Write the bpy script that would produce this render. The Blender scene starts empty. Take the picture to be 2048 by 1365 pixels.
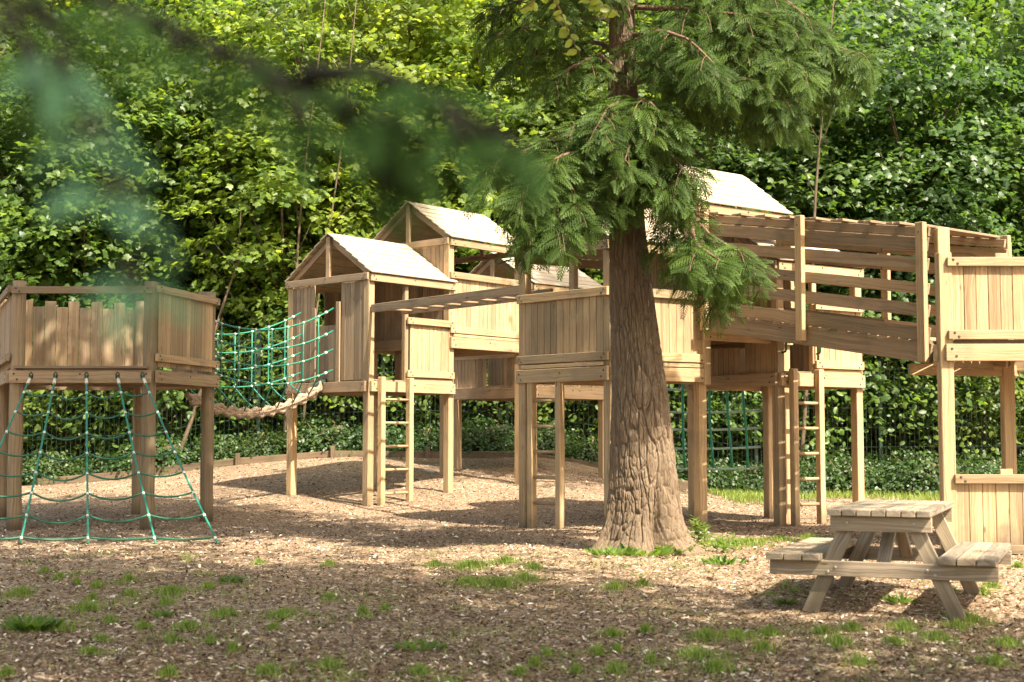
import bpy, math, random
import numpy as np
from mathutils import Vector, Matrix

# ------------------------------------------------------------------ camera, sky, sun, exposure
C = bpy.context.scene
COL = C.collection
PI = math.pi
F = 2800.0; CAMZ = 1.1
PITCH = math.atan(189.5 / F)
cam_d = bpy.data.cameras.new('camera'); cam = bpy.data.objects.new('camera', cam_d); COL.objects.link(cam)
cam.location = (0, 0, CAMZ); cam.rotation_euler = (PI / 2 + PITCH, 0, 0)
cam_d.sensor_width = 36; cam_d.lens = F / 2048 * 36
cam_d.clip_start = 0.05; cam_d.clip_end = 400
cam_d.dof.use_dof = True; cam_d.dof.focus_distance = 17.5; cam_d.dof.aperture_fstop = 3.5
C.camera = cam
SUN_EL = math.radians(52); SUN_AZ = math.radians(-50)     # azimuth measured from +X, negative = towards the camera
sdir = Vector((math.cos(SUN_EL) * math.cos(SUN_AZ), math.cos(SUN_EL) * math.sin(SUN_AZ), math.sin(SUN_EL)))
W = bpy.data.worlds.new('World'); C.world = W; W.use_nodes = True
wn = W.node_tree.nodes; wl = W.node_tree.links
sky = wn.new('ShaderNodeTexSky'); sky.sky_type = 'NISHITA'; sky.sun_disc = False
sky.sun_elevation = SUN_EL; sky.sun_rotation = math.atan2(sdir.x, sdir.y)
sky.dust_density = 3.0; sky.ozone_density = 1.0; sky.air_density = 1.0
bg = wn['Background']; bg.inputs[1].default_value = 0.15
skm = wn.new('ShaderNodeMix'); skm.data_type = 'RGBA'; skm.blend_type = 'MULTIPLY'; skm.inputs[0].default_value = 1.0
skm.inputs[7].default_value = (1.08, .97, .78, 1); wl.new(sky.outputs[0], skm.inputs[6]); wl.new(skm.outputs[2], bg.inputs[0])   # warm, slightly hazy summer sky
sun_d = bpy.data.lights.new('sun', 'SUN'); sun_d.energy = 5.0; sun_d.angle = math.radians(0.6); sun_d.color = (1.0, 0.92, 0.76)
sun = bpy.data.objects.new('sun', sun_d); COL.objects.link(sun)
sun.rotation_euler = sdir.to_track_quat('Z', 'Y').to_euler()
sun.location = (10, -5, 20)
C.view_settings.view_transform = 'Standard'; C.view_settings.look = 'None'
C.view_settings.exposure = 1.75; C.view_settings.gamma = 1.0
C.cycles.use_denoising = True
C.cycles.max_bounces = 8; C.cycles.transparent_max_bounces = 8; C.cycles.transmission_bounces = 4
C.cycles.diffuse_bounces = 4; C.cycles.glossy_bounces = 2
C.cycles.sample_clamp_indirect = 6

rnd = random.Random(7)
rs = np.random.RandomState(11)

def at(px, py, Y):
    a = (px - 1024) / F; b = (682.5 - py) / F
    dy = math.cos(PITCH) - b * math.sin(PITCH); dz = math.sin(PITCH) + b * math.cos(PITCH)
    k = Y / dy
    return Vector((a * k, Y, CAMZ + dz * k))

def smooth(a, b, x):
    t = np.clip((x - a) / (b - a), 0, 1); return t * t * (3 - 2 * t)

def gz(x, y):
    """height of the ground"""
    x = np.asarray(x, float); y = np.asarray(y, float)
    h = -0.09 * (1 - smooth(9.0, 13.0, y))
    m = 0.085 * np.clip(y - 18.6, 0, 8.5)
    fall = smooth(-15, -4.5, x) * (0.35 + 0.0) + 0.65 * smooth(-9, -3.0, x)
    fall = fall * (1 - smooth(0.2, 4.2, x))
    h = h + m * np.maximum(fall, 0.0)
    h = h + np.clip(y - 31, 0, 60) * 0.16
    h = h + 0.018 * np.sin(x * 1.7 + y * .6) * np.sin(y * 1.1 - x * .4) + 0.01 * np.sin(x * 4.1 + 1) * np.sin(y * 3.3)
    return h
def g(x, y): return float(gz(x, y))

def on_ground(px, py):
    Y = 3 + 0.0
    lo, hi = 3.0, 30.0
    for _ in range(40):
        m = (lo + hi) / 2; p = at(px, py, m)
        if p.z > g(p.x, m): lo = m
        else: hi = m
    return at(px, py, lo)

# ------------------------------------------------------------------ materials
def mat(name):
    m = bpy.data.materials.new(name); m.use_nodes = True
    nt = m.node_tree; nt.nodes.clear()
    out = nt.nodes.new('ShaderNodeOutputMaterial')
    return m, nt, out
class N:
    def __init__(s, nt): s.nt = nt
    def n(s, t, **k):
        o = s.nt.nodes.new(t)
        for a, b in k.items(): setattr(o, a, b)
        return o
    def l(s, a, b): s.nt.links.new(a, b)
    def noise(s, vec, scale, detail=3, rough=.55):
        o = s.n('ShaderNodeTexNoise'); o.inputs['Scale'].default_value = scale; o.inputs['Detail'].default_value = detail
        o.inputs['Roughness'].default_value = rough
        if vec is not None: s.l(vec, o.inputs['Vector'])
        return o
    def vor(s, vec, scale, feat='F1'):
        o = s.n('ShaderNodeTexVoronoi'); o.feature = feat; o.inputs['Scale'].default_value = scale
        if vec is not None: s.l(vec, o.inputs['Vector'])
        return o
    def ramp(s, fac, stops):
        o = s.n('ShaderNodeValToRGB'); e = o.color_ramp.elements
        while len(e) < len(stops): e.new(0.5)
        for i, (p, c) in enumerate(stops):
            e[i].position = p; e[i].color = (c[0], c[1], c[2], 1) if len(c) == 3 else c
        s.l(fac, o.inputs[0]); return o
    def mix(s, f, a, b, mode='MIX'):
        o = s.n('ShaderNodeMix'); o.data_type = 'RGBA'; o.blend_type = mode
        for sock, v in ((o.inputs[0], f), (o.inputs[6], a), (o.inputs[7], b)):
            if hasattr(v, 'links'): s.l(v, sock)
            elif isinstance(v, (int, float)): sock.default_value = v
            else: sock.default_value = (v[0], v[1], v[2], 1)
        return o.outputs[2]
    def math(s, op, a, b=0.0, clamp=False):
        o = s.n('ShaderNodeMath', operation=op); o.use_clamp = clamp
        for sock, v in ((o.inputs[0], a), (o.inputs[1], b)):
            if hasattr(v, 'links'): s.l(v, sock)
            else: sock.default_value = v
        return o.outputs[0]
    def comb(s, x, y, z):
        o = s.n('ShaderNodeCombineXYZ')
        for sock, v in zip(o.inputs, (x, y, z)):
            if hasattr(v, 'links'): s.l(v, sock)
            else: sock.default_value = v
        return o.outputs[0]
    def bump(s, h, strength, dist):
        o = s.n('ShaderNodeBump'); o.inputs['Strength'].default_value = strength; o.inputs['Distance'].default_value = dist
        s.l(h, o.inputs['Height']); return o.outputs[0]

def wood(name, light, mid, dark, stain, stain_amt=.5, rough=.78, green=0.0):
    m, nt, out = mat(name); k = N(nt)
    uv = k.n('ShaderNodeUVMap', uv_map='grain'); sep = k.n('ShaderNodeSeparateXYZ'); k.l(uv.outputs[0], sep.inputs[0])
    var = k.n('ShaderNodeAttribute', attribute_name='var')
    geo = k.n('ShaderNodeTexCoord')
    v40 = k.math('MULTIPLY', var.outputs['Fac'], 37.0)
    u, v = sep.outputs[0], sep.outputs[1]
    # slow wobble of the grain lines
    wob = k.noise(k.comb(k.math('MULTIPLY', u, 1.6), k.math('MULTIPLY', v, 6.0), v40), 1.0, 2)
    vv = k.math('ADD', k.math('MULTIPLY', v, 60.0), k.math('MULTIPLY', wob.outputs[0], 7.0))
    rings = k.noise(k.comb(k.math('MULTIPLY', u, .9), vv, v40), 1.0, 4, .6)
    fine = k.noise(k.comb(k.math('MULTIPLY', u, 9.0), k.math('MULTIPLY', v, 420.0), v40), 1.0, 2)
    col = k.ramp(rings.outputs[0], [(0.30, dark), (0.47, mid), (0.66, light)]).outputs[0]
    col = k.mix(k.math('MULTIPLY', k.math('SUBTRACT', fine.outputs[0], .45), 1.0, True), col, dark)
    # board to board tone
    tone = k.ramp(var.outputs['Fac'], [(0, (.66, .65, .64)), (.35, (.92, .9, .88)), (.7, (1.05, 1.0, .95)), (1, (1.22, 1.16, 1.05))]).outputs[0]
    col = k.mix(1.0, col, tone, 'MULTIPLY')
    # knots
    kv = k.vor(k.comb(k.math('MULTIPLY', u, 2.6), k.math('MULTIPLY', v, 9.0), v40), 1.0)
    kn = k.math('MULTIPLY', k.math('SUBTRACT', .115, kv.outputs['Distance']), 16.0, True)
    ksel = k.n('ShaderNodeSeparateColor'); k.l(kv.outputs['Color'], ksel.inputs[0])
    kn = k.math('MULTIPLY', kn, k.math('GREATER_THAN', ksel.outputs[0], .55))
    col = k.mix(k.math('MULTIPLY', kn, .8), col, (dark[0] * .35, dark[1] * .3, dark[2] * .3))
    # weather stains
    st = k.noise(geo.outputs['Object'], 2.3, 5, .65)
    sf = k.math('MULTIPLY', k.math('SUBTRACT', st.outputs[0], .5), stain_amt * 3.5, True)
    col = k.mix(sf, col, stain)
    fz = k.n('ShaderNodeSeparateXYZ'); k.l(geo.outputs['Object'], fz.inputs[0])
    mud = k.math('MULTIPLY', k.math('SUBTRACT', k.math('MULTIPLY', st.outputs[0], .55), fz.outputs[2]), 3.0, True)
    col = k.mix(k.math('MULTIPLY', mud, .75), col, (.085, .06, .04))
    if green:
        gn = k.noise(geo.outputs['Object'], 1.3, 4, .6)
        col = k.mix(k.math('MULTIPLY', k.math('SUBTRACT', gn.outputs[0], .56), green * 5, True), col, (.13, .15, .05))
    b = k.n('ShaderNodeBsdfPrincipled'); k.l(col, b.inputs['Base Color']); b.inputs['Roughness'].default_value = rough
    b.inputs['Specular IOR Level'].default_value = .3
    k.l(k.bump(k.math('ADD', rings.outputs[0], fine.outputs[0]), .5, .003), b.inputs['Normal'])
    k.l(b.outputs[0], out.inputs[0]); return m

M = {}
M['pine'] = wood('pale_pine', (.46, .345, .205), (.37, .262, .148), (.25, .162, .085), (.17, .135, .09), .75, green=.10)
M['pine_dark'] = wood('shaded_pine', (.37, .275, .18), (.295, .21, .13), (.19, .128, .075), (.13, .11, .075), .8, green=.22)  # darker copy of the pine: shade of faces off the sun in the colour
M['log'] = wood('round_log', (.36, .27, .165), (.28, .20, .12), (.16, .11, .065), (.14, .115, .07), .6, green=.25)
M['roofboard'] = wood('roof_board', (.52, .45, .345), (.43, .36, .265), (.29, .235, .165), (.24, .215, .16), .8, green=.15)
M['greyboard'] = wood('weathered_table_board', (.36, .30, .225), (.26, .208, .15), (.14, .108, .078), (.14, .125, .085), .5, green=.22)

M['edge'] = wood('dark_stained_board', (.20, .14, .085), (.14, .095, .06), (.08, .055, .035), (.05, .05, .02), .8, green=.5)  # darker tone than the other boards
def plain(name, col, rough=.6, metal=0.0, bump=None, noise_col=None):
    m, nt, out = mat(name); k = N(nt)
    b = k.n('ShaderNodeBsdfPrincipled'); b.inputs['Base Color'].default_value = (*col, 1)
    b.inputs['Roughness'].default_value = rough; b.inputs['Metallic'].default_value = metal
    tc = k.n('ShaderNodeTexCoord')
    nz = k.noise(tc.outputs['Object'], 14, 4)
    c = k.mix(nz.outputs[0], [x * .7 for x in col], [min(1, x * 1.25) for x in col])
    k.l(c, b.inputs['Base Color'])
    if bump:
        n2 = k.noise(tc.outputs['Object'], bump[0], 3); k.l(k.bump(n2.outputs[0], bump[1], bump[2]), b.inputs['Normal'])
    k.l(b.outputs[0], out.inputs[0]); return m
M['bolt'] = plain('dark_bolt', (.05, .035, .025), .6)
M['steel'] = plain('galvanised_bolt', (.45, .42, .36), .4, .6)
M['rope_dark'] = plain('shaded_green_rope', (.015, .105, .055), .6, bump=(160, .6, .004))  # green rope with the shade on the cross ropes put into its colour
M['rope'] = plain('green_rope', (.014, .165, .105), .55, bump=(160, .6, .004))
M['clamp'] = plain('pale_clamp', (.62, .58, .48), .5)
M['sling'] = plain('black_sling', (.015, .03, .02), .7)
M['paint_green'] = plain('green_paint', (.01, .10, .045), .35)
M['fence_green'] = plain('fence_green', (.015, .036, .018), .5)
M['stone'] = plain('pale_stone', (.45, .38, .30), .8, bump=(30, .5, .01))

def hemp():
    m, nt, out = mat('hemp_strand'); k = N(nt)
    uv = k.n('ShaderNodeUVMap', uv_map='grain'); sep = k.n('ShaderNodeSeparateXYZ'); k.l(uv.outputs[0], sep.inputs[0])
    tw = k.math('ADD', k.math('MULTIPLY', sep.outputs[0], 150), k.math('MULTIPLY', sep.outputs[1], 90))
    s = k.math('SINE', tw)
    n = k.noise(uv.outputs[0], 60, 4)
    c = k.ramp(n.outputs[0], [(.3, (.20, .135, .09)), (.55, (.33, .24, .165)), (.8, (.46, .35, .25))]).outputs[0]
    b = k.n('ShaderNodeBsdfPrincipled'); k.l(c, b.inputs['Base Color']); b.inputs['Roughness'].default_value = .9
    k.l(k.bump(k.math('ADD', s, n.outputs[0]), .5, .004), b.inputs['Normal']); k.l(b.outputs[0], out.inputs[0]); return m
M['hemp'] = hemp()

def leafmat(name, lo, hi, trans, tmix=.5, rough=.45, spec=.45):
    m, nt, out = mat(name); k = N(nt)
    var = k.n('ShaderNodeAttribute', attribute_name='var')
    oi = k.n('ShaderNodeObjectInfo')
    c = k.ramp(var.outputs['Fac'], [(0, lo), (1, hi)]).outputs[0]
    tone = k.ramp(oi.outputs['Random'], [(0, (.85, .95, .9)), (1, (1.15, 1.05, .95))]).outputs[0]
    c = k.mix(1.0, c, tone, 'MULTIPLY')
    t = k.mix(1.0, c, trans, 'MULTIPLY')
    b = k.n('ShaderNodeBsdfPrincipled'); k.l(c, b.inputs['Base Color']); b.inputs['Roughness'].default_value = rough
    b.inputs['Specular IOR Level'].default_value = spec
    tr = k.n('ShaderNodeBsdfTranslucent'); k.l(t, tr.inputs[0])
    mx = k.n('ShaderNodeMixShader'); mx.inputs[0].default_value = tmix
    k.l(b.outputs[0], mx.inputs[1]); k.l(tr.outputs[0], mx.inputs[2]); k.l(mx.outputs[0], out.inputs[0]); return m
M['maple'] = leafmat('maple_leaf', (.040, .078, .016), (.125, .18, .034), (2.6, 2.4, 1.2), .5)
M['maple_bright'] = leafmat('sunlit_maple_leaf', (.075, .125, .022), (.215, .27, .048), (2.4, 2.2, 1.1), .55)  # lime copy of the maple leaf: sunlit, backlit glow put into the colour
M['maple_dark'] = leafmat('shade_maple_leaf', (.032, .066, .018), (.085, .14, .032), (2.2, 2.2, 1.0), .45)  # darker copy of the maple leaf: woodland shade put into the colour
M['ivy'] = leafmat('ivy_leaf', (.016, .038, .012), (.055, .10, .024), (1.8, 1.8, 1.0), .35)
M['cypress'] = leafmat('cypress_spray', (.034, .064, .014), (.105, .160, .030), (1.7, 1.7, .9), .35, .65, .25)
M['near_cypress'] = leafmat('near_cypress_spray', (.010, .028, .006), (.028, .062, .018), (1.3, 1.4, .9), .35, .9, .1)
M['near_cypress_pale'] = leafmat('pale_near_cypress_spray', (.035, .095, .055), (.065, .15, .10), (1.2, 1.3, 1.1), .35, .7, .2)  # paler copy of the near sprays, bluish light put into the colour
M['weed'] = leafmat('weed_leaf', (.05, .10, .02), (.14, .22, .04), (1.8, 1.7, .8), .45)
M['grass'] = leafmat('grass_blade', (.095, .15, .025), (.25, .33, .07), (1.6, 1.6, .8), .4)
M['rope_pale'] = plain('lightened_rope', (.32, .48, .36), .6)  # light put into the colour, as this net hangs in tower shade
M['rope_bright'] = plain('bright_green_rope', (.02, .26, .16), .55)  # green rope brightened likewise for the same net

def barkmat(name, light, mid, dark, sx=7, sz=1.3):
    m, nt, out = mat(name); k = N(nt)
    tc = k.n('ShaderNodeTexCoord'); mp = k.n('ShaderNodeMapping'); mp.inputs['Scale'].default_value = (sx, sx, sz)
    k.l(tc.outputs['Object'], mp.inputs[0])
    n = k.noise(mp.outputs[0], 3.0, 8, .7); n2 = k.noise(mp.outputs[0], 14.0, 5, .7)
    c = k.ramp(n.outputs[0], [(.3, dark), (.5, mid), (.68, light)]).outputs[0]
    c = k.mix(k.math('MULTIPLY', n2.outputs[0], .5), c, dark)
    b = k.n('ShaderNodeBsdfPrincipled'); k.l(c, b.inputs['Base Color']); b.inputs['Roughness'].default_value = .92
    b.inputs['Specular IOR Level'].default_value = .15
    k.l(k.bump(k.math('ADD', n.outputs[0], n2.outputs[0]), .8, .02), b.inputs['Normal']); k.l(b.outputs[0], out.inputs[0]); return m
M['bark'] = barkmat('conifer_bark', (.33, .25, .175), (.225, .162, .107), (.10, .068, .043), 14, 1.6)
M['near_bark'] = barkmat('dark_near_bark', (.018, .020, .008), (.012, .014, .006), (.008, .008, .004), 20, 20)  # very dark greenish bark tone
M['bark2'] = barkmat('maple_bark', (.22, .17, .11), (.13, .095, .06), (.05, .04, .025), 6, 1.5)
M['twig'] = barkmat('twig_bark', (.36, .24, .16), (.24, .15, .10), (.11, .07, .05), 12, 12)

def groundmat():
    m, nt, out = mat('bark_chip_ground'); k = N(nt)
    tc = k.n('ShaderNodeTexCoord'); P = tc.outputs['Object']
    w = k.noise(P, 9, 3); 
    mp = k.n('ShaderNodeMapping'); mp.inputs['Scale'].default_value = (1, 1.9, 1); k.l(P, mp.inputs[0])
    off = k.n('ShaderNodeVectorMath', operation='SCALE'); k.l(w.outputs['Color'], off.inputs[0]); off.inputs['Scale'].default_value = .14
    ad = k.n('ShaderNodeVectorMath', operation='ADD'); k.l(mp.outputs[0], ad.inputs[0]); k.l(off.outputs[0], ad.inputs[1])
    v1 = k.vor(ad.outputs[0], 34); v2 = k.vor(ad.outputs[0], 75)
    s1 = k.n('ShaderNodeSeparateColor'); k.l(v1.outputs['Color'], s1.inputs[0])
    s2 = k.n('ShaderNodeSeparateColor'); k.l(v2.outputs['Color'], s2.inputs[0])
    stops = [(0.0, (.08, .050, .030)), (.35, (.155, .092, .049)), (.68, (.31, .208, .125)), (.88, (.54, .43, .32)), (1.0, (.76, .67, .55))]
    c1 = k.ramp(s1.outputs[0], stops).outputs[0]; c2 = k.ramp(s2.outputs[1], stops).outputs[0]
    c = k.mix(.5, c1, c2)
    big = k.noise(P, .55, 4, .6)
    c = k.mix(1.0, c, k.ramp(big.outputs[0], [(.3, (.78, .74, .70)), (.7, (1.2, 1.18, 1.14))]).outputs[0], 'MULTIPLY')
    # soil and moss behind the fence line
    sp = k.n('ShaderNodeSeparateXYZ'); k.l(P, sp.inputs[0])
    far = k.math('MULTIPLY', k.math('SUBTRACT', k.math('ADD', sp.outputs[1], k.math('MULTIPLY', big.outputs[0], 2)), 28.0), .7, True)
    c = k.mix(far, c, k.mix(big.outputs[0], (.02, .035, .01), (.05, .06, .02)))
    b = k.n('ShaderNodeBsdfPrincipled'); k.l(c, b.inputs['Base Color']); b.inputs['Roughness'].default_value = .95
    b.inputs['Specular IOR Level'].default_value = .15
    h = k.math('ADD', k.math('MULTIPLY', s1.outputs[0], 1.0), k.math('MULTIPLY', s2.outputs[0], .6))
    k.l(k.bump(h, .9, .022), b.inputs['Normal']); k.l(b.outputs[0], out.inputs[0]); return m
M['ground'] = groundmat()
def chipmat():
    m, nt, out = mat('wood_chip'); k = N(nt)
    var = k.n('ShaderNodeAttribute', attribute_name='var')
    c = k.ramp(var.outputs['Fac'], [(0, (.08, .05, .03)), (.4, (.150, .090, .048)), (.75, (.31, .21, .128)), (.92, (.58, .47, .35)), (1, (.80, .71, .59))]).outputs[0]
    b = k.n('ShaderNodeBsdfPrincipled'); k.l(c, b.inputs['Base Color']); b.inputs['Roughness'].default_value = .9
    b.inputs['Specular IOR Level'].default_value = .2
    k.l(b.outputs[0], out.inputs[0]); return m
M['chip'] = chipmat()

# ------------------------------------------------------------------ object helpers
def tag(o, label=None, cat=None, group=None, kind=None):
    if label: o['label'] = label
    if cat: o['category'] = cat
    if group: o['group'] = group
    if kind: o['kind'] = kind
    return o
def empty(name, loc, label, cat, group=None):
    o = bpy.data.objects.new(name, None); COL.objects.link(o); o.location = loc; o.empty_display_size = .2
    bpy.context.view_layer.update()
    return tag(o, label, cat, group)
def link(name, me, parent=None):
    o = bpy.data.objects.new(name, me); COL.objects.link(o)
    if parent is not None:
        o.parent = parent; o.matrix_parent_inverse = Matrix.Translation(-wl_(parent))
    return o
def wl_(o):
    v = Vector(o.location)
    p = o.parent
    return v if p is None else v   # parts keep location 0 in world coordinates

class MB:
    """collects boxes, tubes and bolts in world coordinates and links them as ONE mesh object"""
    def __init__(s): s.v = []; s.f = []; s.uv = []; s.var = []; s.mi = []; s.sm = []
    def _add(s, vs, fs, uvs, var, mi=0, sm=False):
        b = len(s.v); s.v += [tuple(x) for x in vs]; s.var += [var] * len(vs)
        for f, u in zip(fs, uvs):
            s.f.append([b + i for i in f]); s.uv.append(u); s.mi.append(mi); s.sm.append(sm)
    def box(s, p0, p1, side, w, t, var=None, mi=0, jit=0.0):
        """a board from p0 to p1; w across along `side`, t through"""
        p0 = Vector(p0); p1 = Vector(p1); x = p1 - p0; L = x.length; x.normalize()
        y = Vector(side); y = (y - x * y.dot(x)).normalized(); z = x.cross(y)
        if var is None: var = rnd.random()
        ou = rnd.random() * 20; ov = rnd.random() * 20
        if jit:
            p0 = p0 + y * rnd.uniform(-jit, jit); p1 = p1 + y * rnd.uniform(-jit, jit)
        vs = []
        for a in (p0, p1):
            for (i, j) in ((-1, -1), (1, -1), (1, 1), (-1, 1)):
                vs.append(a + y * (i * w / 2) + z * (j * t / 2))
        fs = [(0, 3, 2, 1), (4, 5, 6, 7), (0, 1, 5, 4), (1, 2, 6, 5), (2, 3, 7, 6), (3, 0, 4, 7)]
        uvs = [[(ou + 0, ov), (ou + .01, ov + t), (ou + .02, ov + t), (ou + .03, ov + w)]] * 2
        per = [0, w, w + t, 2 * w + t, 2 * w + 2 * t]
        for k in range(4):
            uvs.append([(ou, ov + per[k]), (ou, ov + per[k + 1]), (ou + L, ov + per[k + 1]), (ou + L, ov + per[k])])
        s._add(vs, fs, uvs, var, mi); return s
    def tube(s, pts, r, n=8, mi=0, var=None, caps=True):
        pts = [Vector(p) for p in pts]; m = len(pts)
        rr = r if isinstance(r, (list, tuple)) else [r] * m
        if var is None: var = rnd.random()
        ou = rnd.random() * 20; ov = rnd.random() * 20
        t0 = (pts[1] - pts[0]).normalized()
        up = Vector((0, 0, 1)) if abs(t0.z) < .9 else Vector((1, 0, 0))
        y = (up - t0 * up.dot(t0)).normalized()
        vs = []; lens = [0]
        for i in range(m):
            t = (pts[min(i + 1, m - 1)] - pts[max(i - 1, 0)]).normalized()
            y = (y - t * y.dot(t)); y.normalize(); z = t.cross(y)
            for k in range(n):
                a = 2 * PI * k / n
                vs.append(pts[i] + (y * math.cos(a) + z * math.sin(a)) * rr[i])
            if i: lens.append(lens[-1] + (pts[i] - pts[i - 1]).length)
        fs = []; uvs = []
        cir = 2 * PI * max(rr)
        for i in range(m - 1):
            for k in range(n):
                k2 = (k + 1) % n
                fs.append((i * n + k, i * n + k2, (i + 1) * n + k2, (i + 1) * n + k))
                v0 = ov + cir * k / n; v1 = ov + cir * (k + 1) / n
                uvs.append([(ou + lens[i], v0), (ou + lens[i], v1), (ou + lens[i + 1], v1), (ou + lens[i + 1], v0)])
        b = len(s.v)
        s._add(vs, fs, uvs, var, mi, True)
        if caps:
            for ring, rev in ((0, True), (m - 1, False)):
                f = [b + ring * n + k for k in range(n)]
                if rev: f = f[::-1]
                s.f.append(f); s.uv.append([(ou + math.cos(6.28 * k / n) * .01, ov + math.sin(6.28 * k / n) * .03) for k in range(n)]); s.mi.append(mi); s.sm.append(False)
        return s
    def bolt(s, p, nrm, r=.013, mi=1):
        p = Vector(p); nrm = Vector(nrm).normalized()
        return s.tube([p - nrm * .004, p + nrm * .006], r, 8, mi, .5)
    def build(s, name, mats, parent=None, bevel=.004):
        if not s.v: return None
        me = bpy.data.meshes.new(name); me.from_pydata(s.v, [], s.f)
        ul = me.uv_layers.new(name='grain')
        flat = [c for u in s.uv for p in u for c in p]; ul.data.foreach_set('uv', flat)
        a = me.attributes.new('var', 'FLOAT', 'POINT'); a.data.foreach_set('value', s.var)
        if not isinstance(mats, (list, tuple)): mats = [mats]
        for m_ in mats: me.materials.append(m_)
        me.polygons.foreach_set('material_index', s.mi); me.polygons.foreach_set('use_smooth', s.sm)
        me.update()
        o = link(name, me, parent)
        if bevel:
            b = o.modifiers.new('bevel', 'BEVEL'); b.width = bevel; b.segments = 1; b.limit_method = 'ANGLE'; b.angle_limit = math.radians(50)
        return o

def fast_mesh(name, V, T, mats, var=None, smooth_=False, uv=None):
    me = bpy.data.meshes.new(name); nv = len(V); nf = len(T); k = T.shape[1]
    me.vertices.add(nv); me.vertices.foreach_set('co', np.ascontiguousarray(V, dtype=np.float32).ravel())
    me.loops.add(nf * k); me.loops.foreach_set('vertex_index', np.ascontiguousarray(T, dtype=np.int32).ravel())
    me.polygons.add(nf); me.polygons.foreach_set('loop_start', np.arange(0, nf * k, k, dtype=np.int32))
    me.polygons.foreach_set('loop_total', np.full(nf, k, dtype=np.int32))
    if smooth_: me.polygons.foreach_set('use_smooth', np.ones(nf, dtype=bool))
    me.update(calc_edges=True)
    if var is not None:
        a = me.attributes.new('var', 'FLOAT', 'POINT'); a.data.foreach_set('value', np.ascontiguousarray(var, dtype=np.float32))
    for m_ in (mats if isinstance(mats, (list, tuple)) else [mats]): me.materials.append(m_)
    return me

def frames(nrm, fwd):
    """rotation matrices whose z is nrm and x as near fwd as can be"""
    z = nrm / np.linalg.norm(nrm, axis=1, keepdims=True)
    x = fwd - z * np.sum(fwd * z, axis=1, keepdims=True); x /= np.linalg.norm(x, axis=1, keepdims=True) + 1e-9
    y = np.cross(z, x)
    return np.stack([x, y, z], axis=2)
def bake(tv, tf, R, s, p, var):
    n = len(p)
    V = np.einsum('nij,kj->nki', R, tv) * np.asarray(s).reshape(n, 1, 1) + p[:, None, :]
    T = tf[None] + (np.arange(n) * len(tv))[:, None, None]
    return V.reshape(-1, 3), T.reshape(-1, tf.shape[1]), np.repeat(var, len(tv))
def cat(parts):
    Vs, Ts, vs = [], [], []; b = 0
    for V, T, v in parts:
        Vs.append(V); Ts.append(T + b); vs.append(v); b += len(V)
    return np.concatenate(Vs), np.concatenate(Ts), np.concatenate(vs)

# ---- leaf shapes
def fan(outline, z=None):
    n = len(outline); c = np.mean(outline, axis=0)
    v = [(c[0], 0, 0)] + [(p[0], p[1], -.18 * abs(p[1]) - .12 * p[0] ** 2) for p in outline]
    return np.array(v, float), np.array([(0, i + 1, (i + 1) % n + 1) for i in range(n)])
maple_o = [(0, 0), (.12, -.34), (.30, -.30), (.36, -.52), (.62, -.42), (.66, -.20), (1.0, 0), (.66, .20), (.62, .42), (.36, .52), (.30, .30), (.12, .34)]
MAPLE = fan(maple_o)
oval_o = [(0, 0), (.25, -.28), (.6, -.30), (.88, -.14), (1, 0), (.88, .14), (.6, .30), (.25, .28)]
OVAL = fan(oval_o)
ivy_o = [(0, 0), (.05, -.42), (.4, -.30), (.55, -.34), (1, 0), (.55, .34), (.4, .30), (.05, .42)]
IVY = fan(ivy_o)

def leaf_clusters(centres, outd, nper, radius, leaf, shape, rng, flat=.25, size=.17, tilt=.55):
    """sprays of leaves: each cluster a tilted disc of leaves that droop outwards"""
    nC = len(centres); n = nC * nper
    ci = np.repeat(np.arange(nC), nper)
    a = rng.rand(n) * 2 * PI; r = np.sqrt(rng.rand(n)) * radius * (0.6 + .8 * rng.rand(nC))[ci]
    od = outd[ci]
    side = np.cross(od, np.array([0, 0, 1.0])); side /= np.linalg.norm(side, axis=1, keepdims=True) + 1e-6
    o2 = np.cross(np.array([0, 0, 1.0]), side)*-1
    o2 = np.stack([od[:, 0], od[:, 1], np.zeros(n)], 1); o2 /= np.linalg.norm(o2, axis=1, keepdims=True) + 1e-6
    lx = r * np.cos(a); ly = r * np.sin(a)
    droop = .35 + .5 * rng.rand(nC)[ci]
    p = centres[ci] + o2 * lx[:, None] + side * ly[:, None]
    p[:, 2] += -lx * droop * .6 - (r / radius) ** 2 * .12 + rng.randn(n) * flat * .3
    nr = np.stack([o2[:, 0] * tilt, o2[:, 1] * tilt, np.ones(n)], 1) + rng.randn(n, 3) * .5
    fw = o2 * .7 + side * (ly / radius)[:, None] + rng.randn(n, 3) * .45; fw[:, 2] -= .5
    R = frames(nr, fw)
    s = size * (.6 + .7 * rng.rand(n))
    var = np.clip(.5 + .25 * rng.randn(nC)[ci] + .22 * rng.randn(n), 0, 1)
    return bake(shape[0], shape[1], R, s, p, var)

# ------------------------------------------------------------------ ground
def ground():
    xs = np.concatenate([np.linspace(-90, -13, 40), np.linspace(-12.6, 12.6, 180), np.linspace(13, 90, 40)])
    ys = np.concatenate([np.linspace(-40, 3.5, 30), np.linspace(3.7, 31, 220), np.linspace(32, 140, 50)])
    X, Y = np.meshgrid(xs, ys); Z = gz(X, Y)
    V = np.stack([X.ravel(), Y.ravel(), Z.ravel()], 1); nx = len(xs); ny = len(ys)
    i = np.arange(nx - 1)[None] + np.arange(ny - 1)[:, None] * nx; i = i.ravel()
    T = np.stack([i, i + 1, i + 1 + nx, i + nx], 1)
    o = link('ground', fast_mesh('ground', V, T, M['ground'], smooth_=True)); tag(o, kind='structure')
ground()

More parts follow.
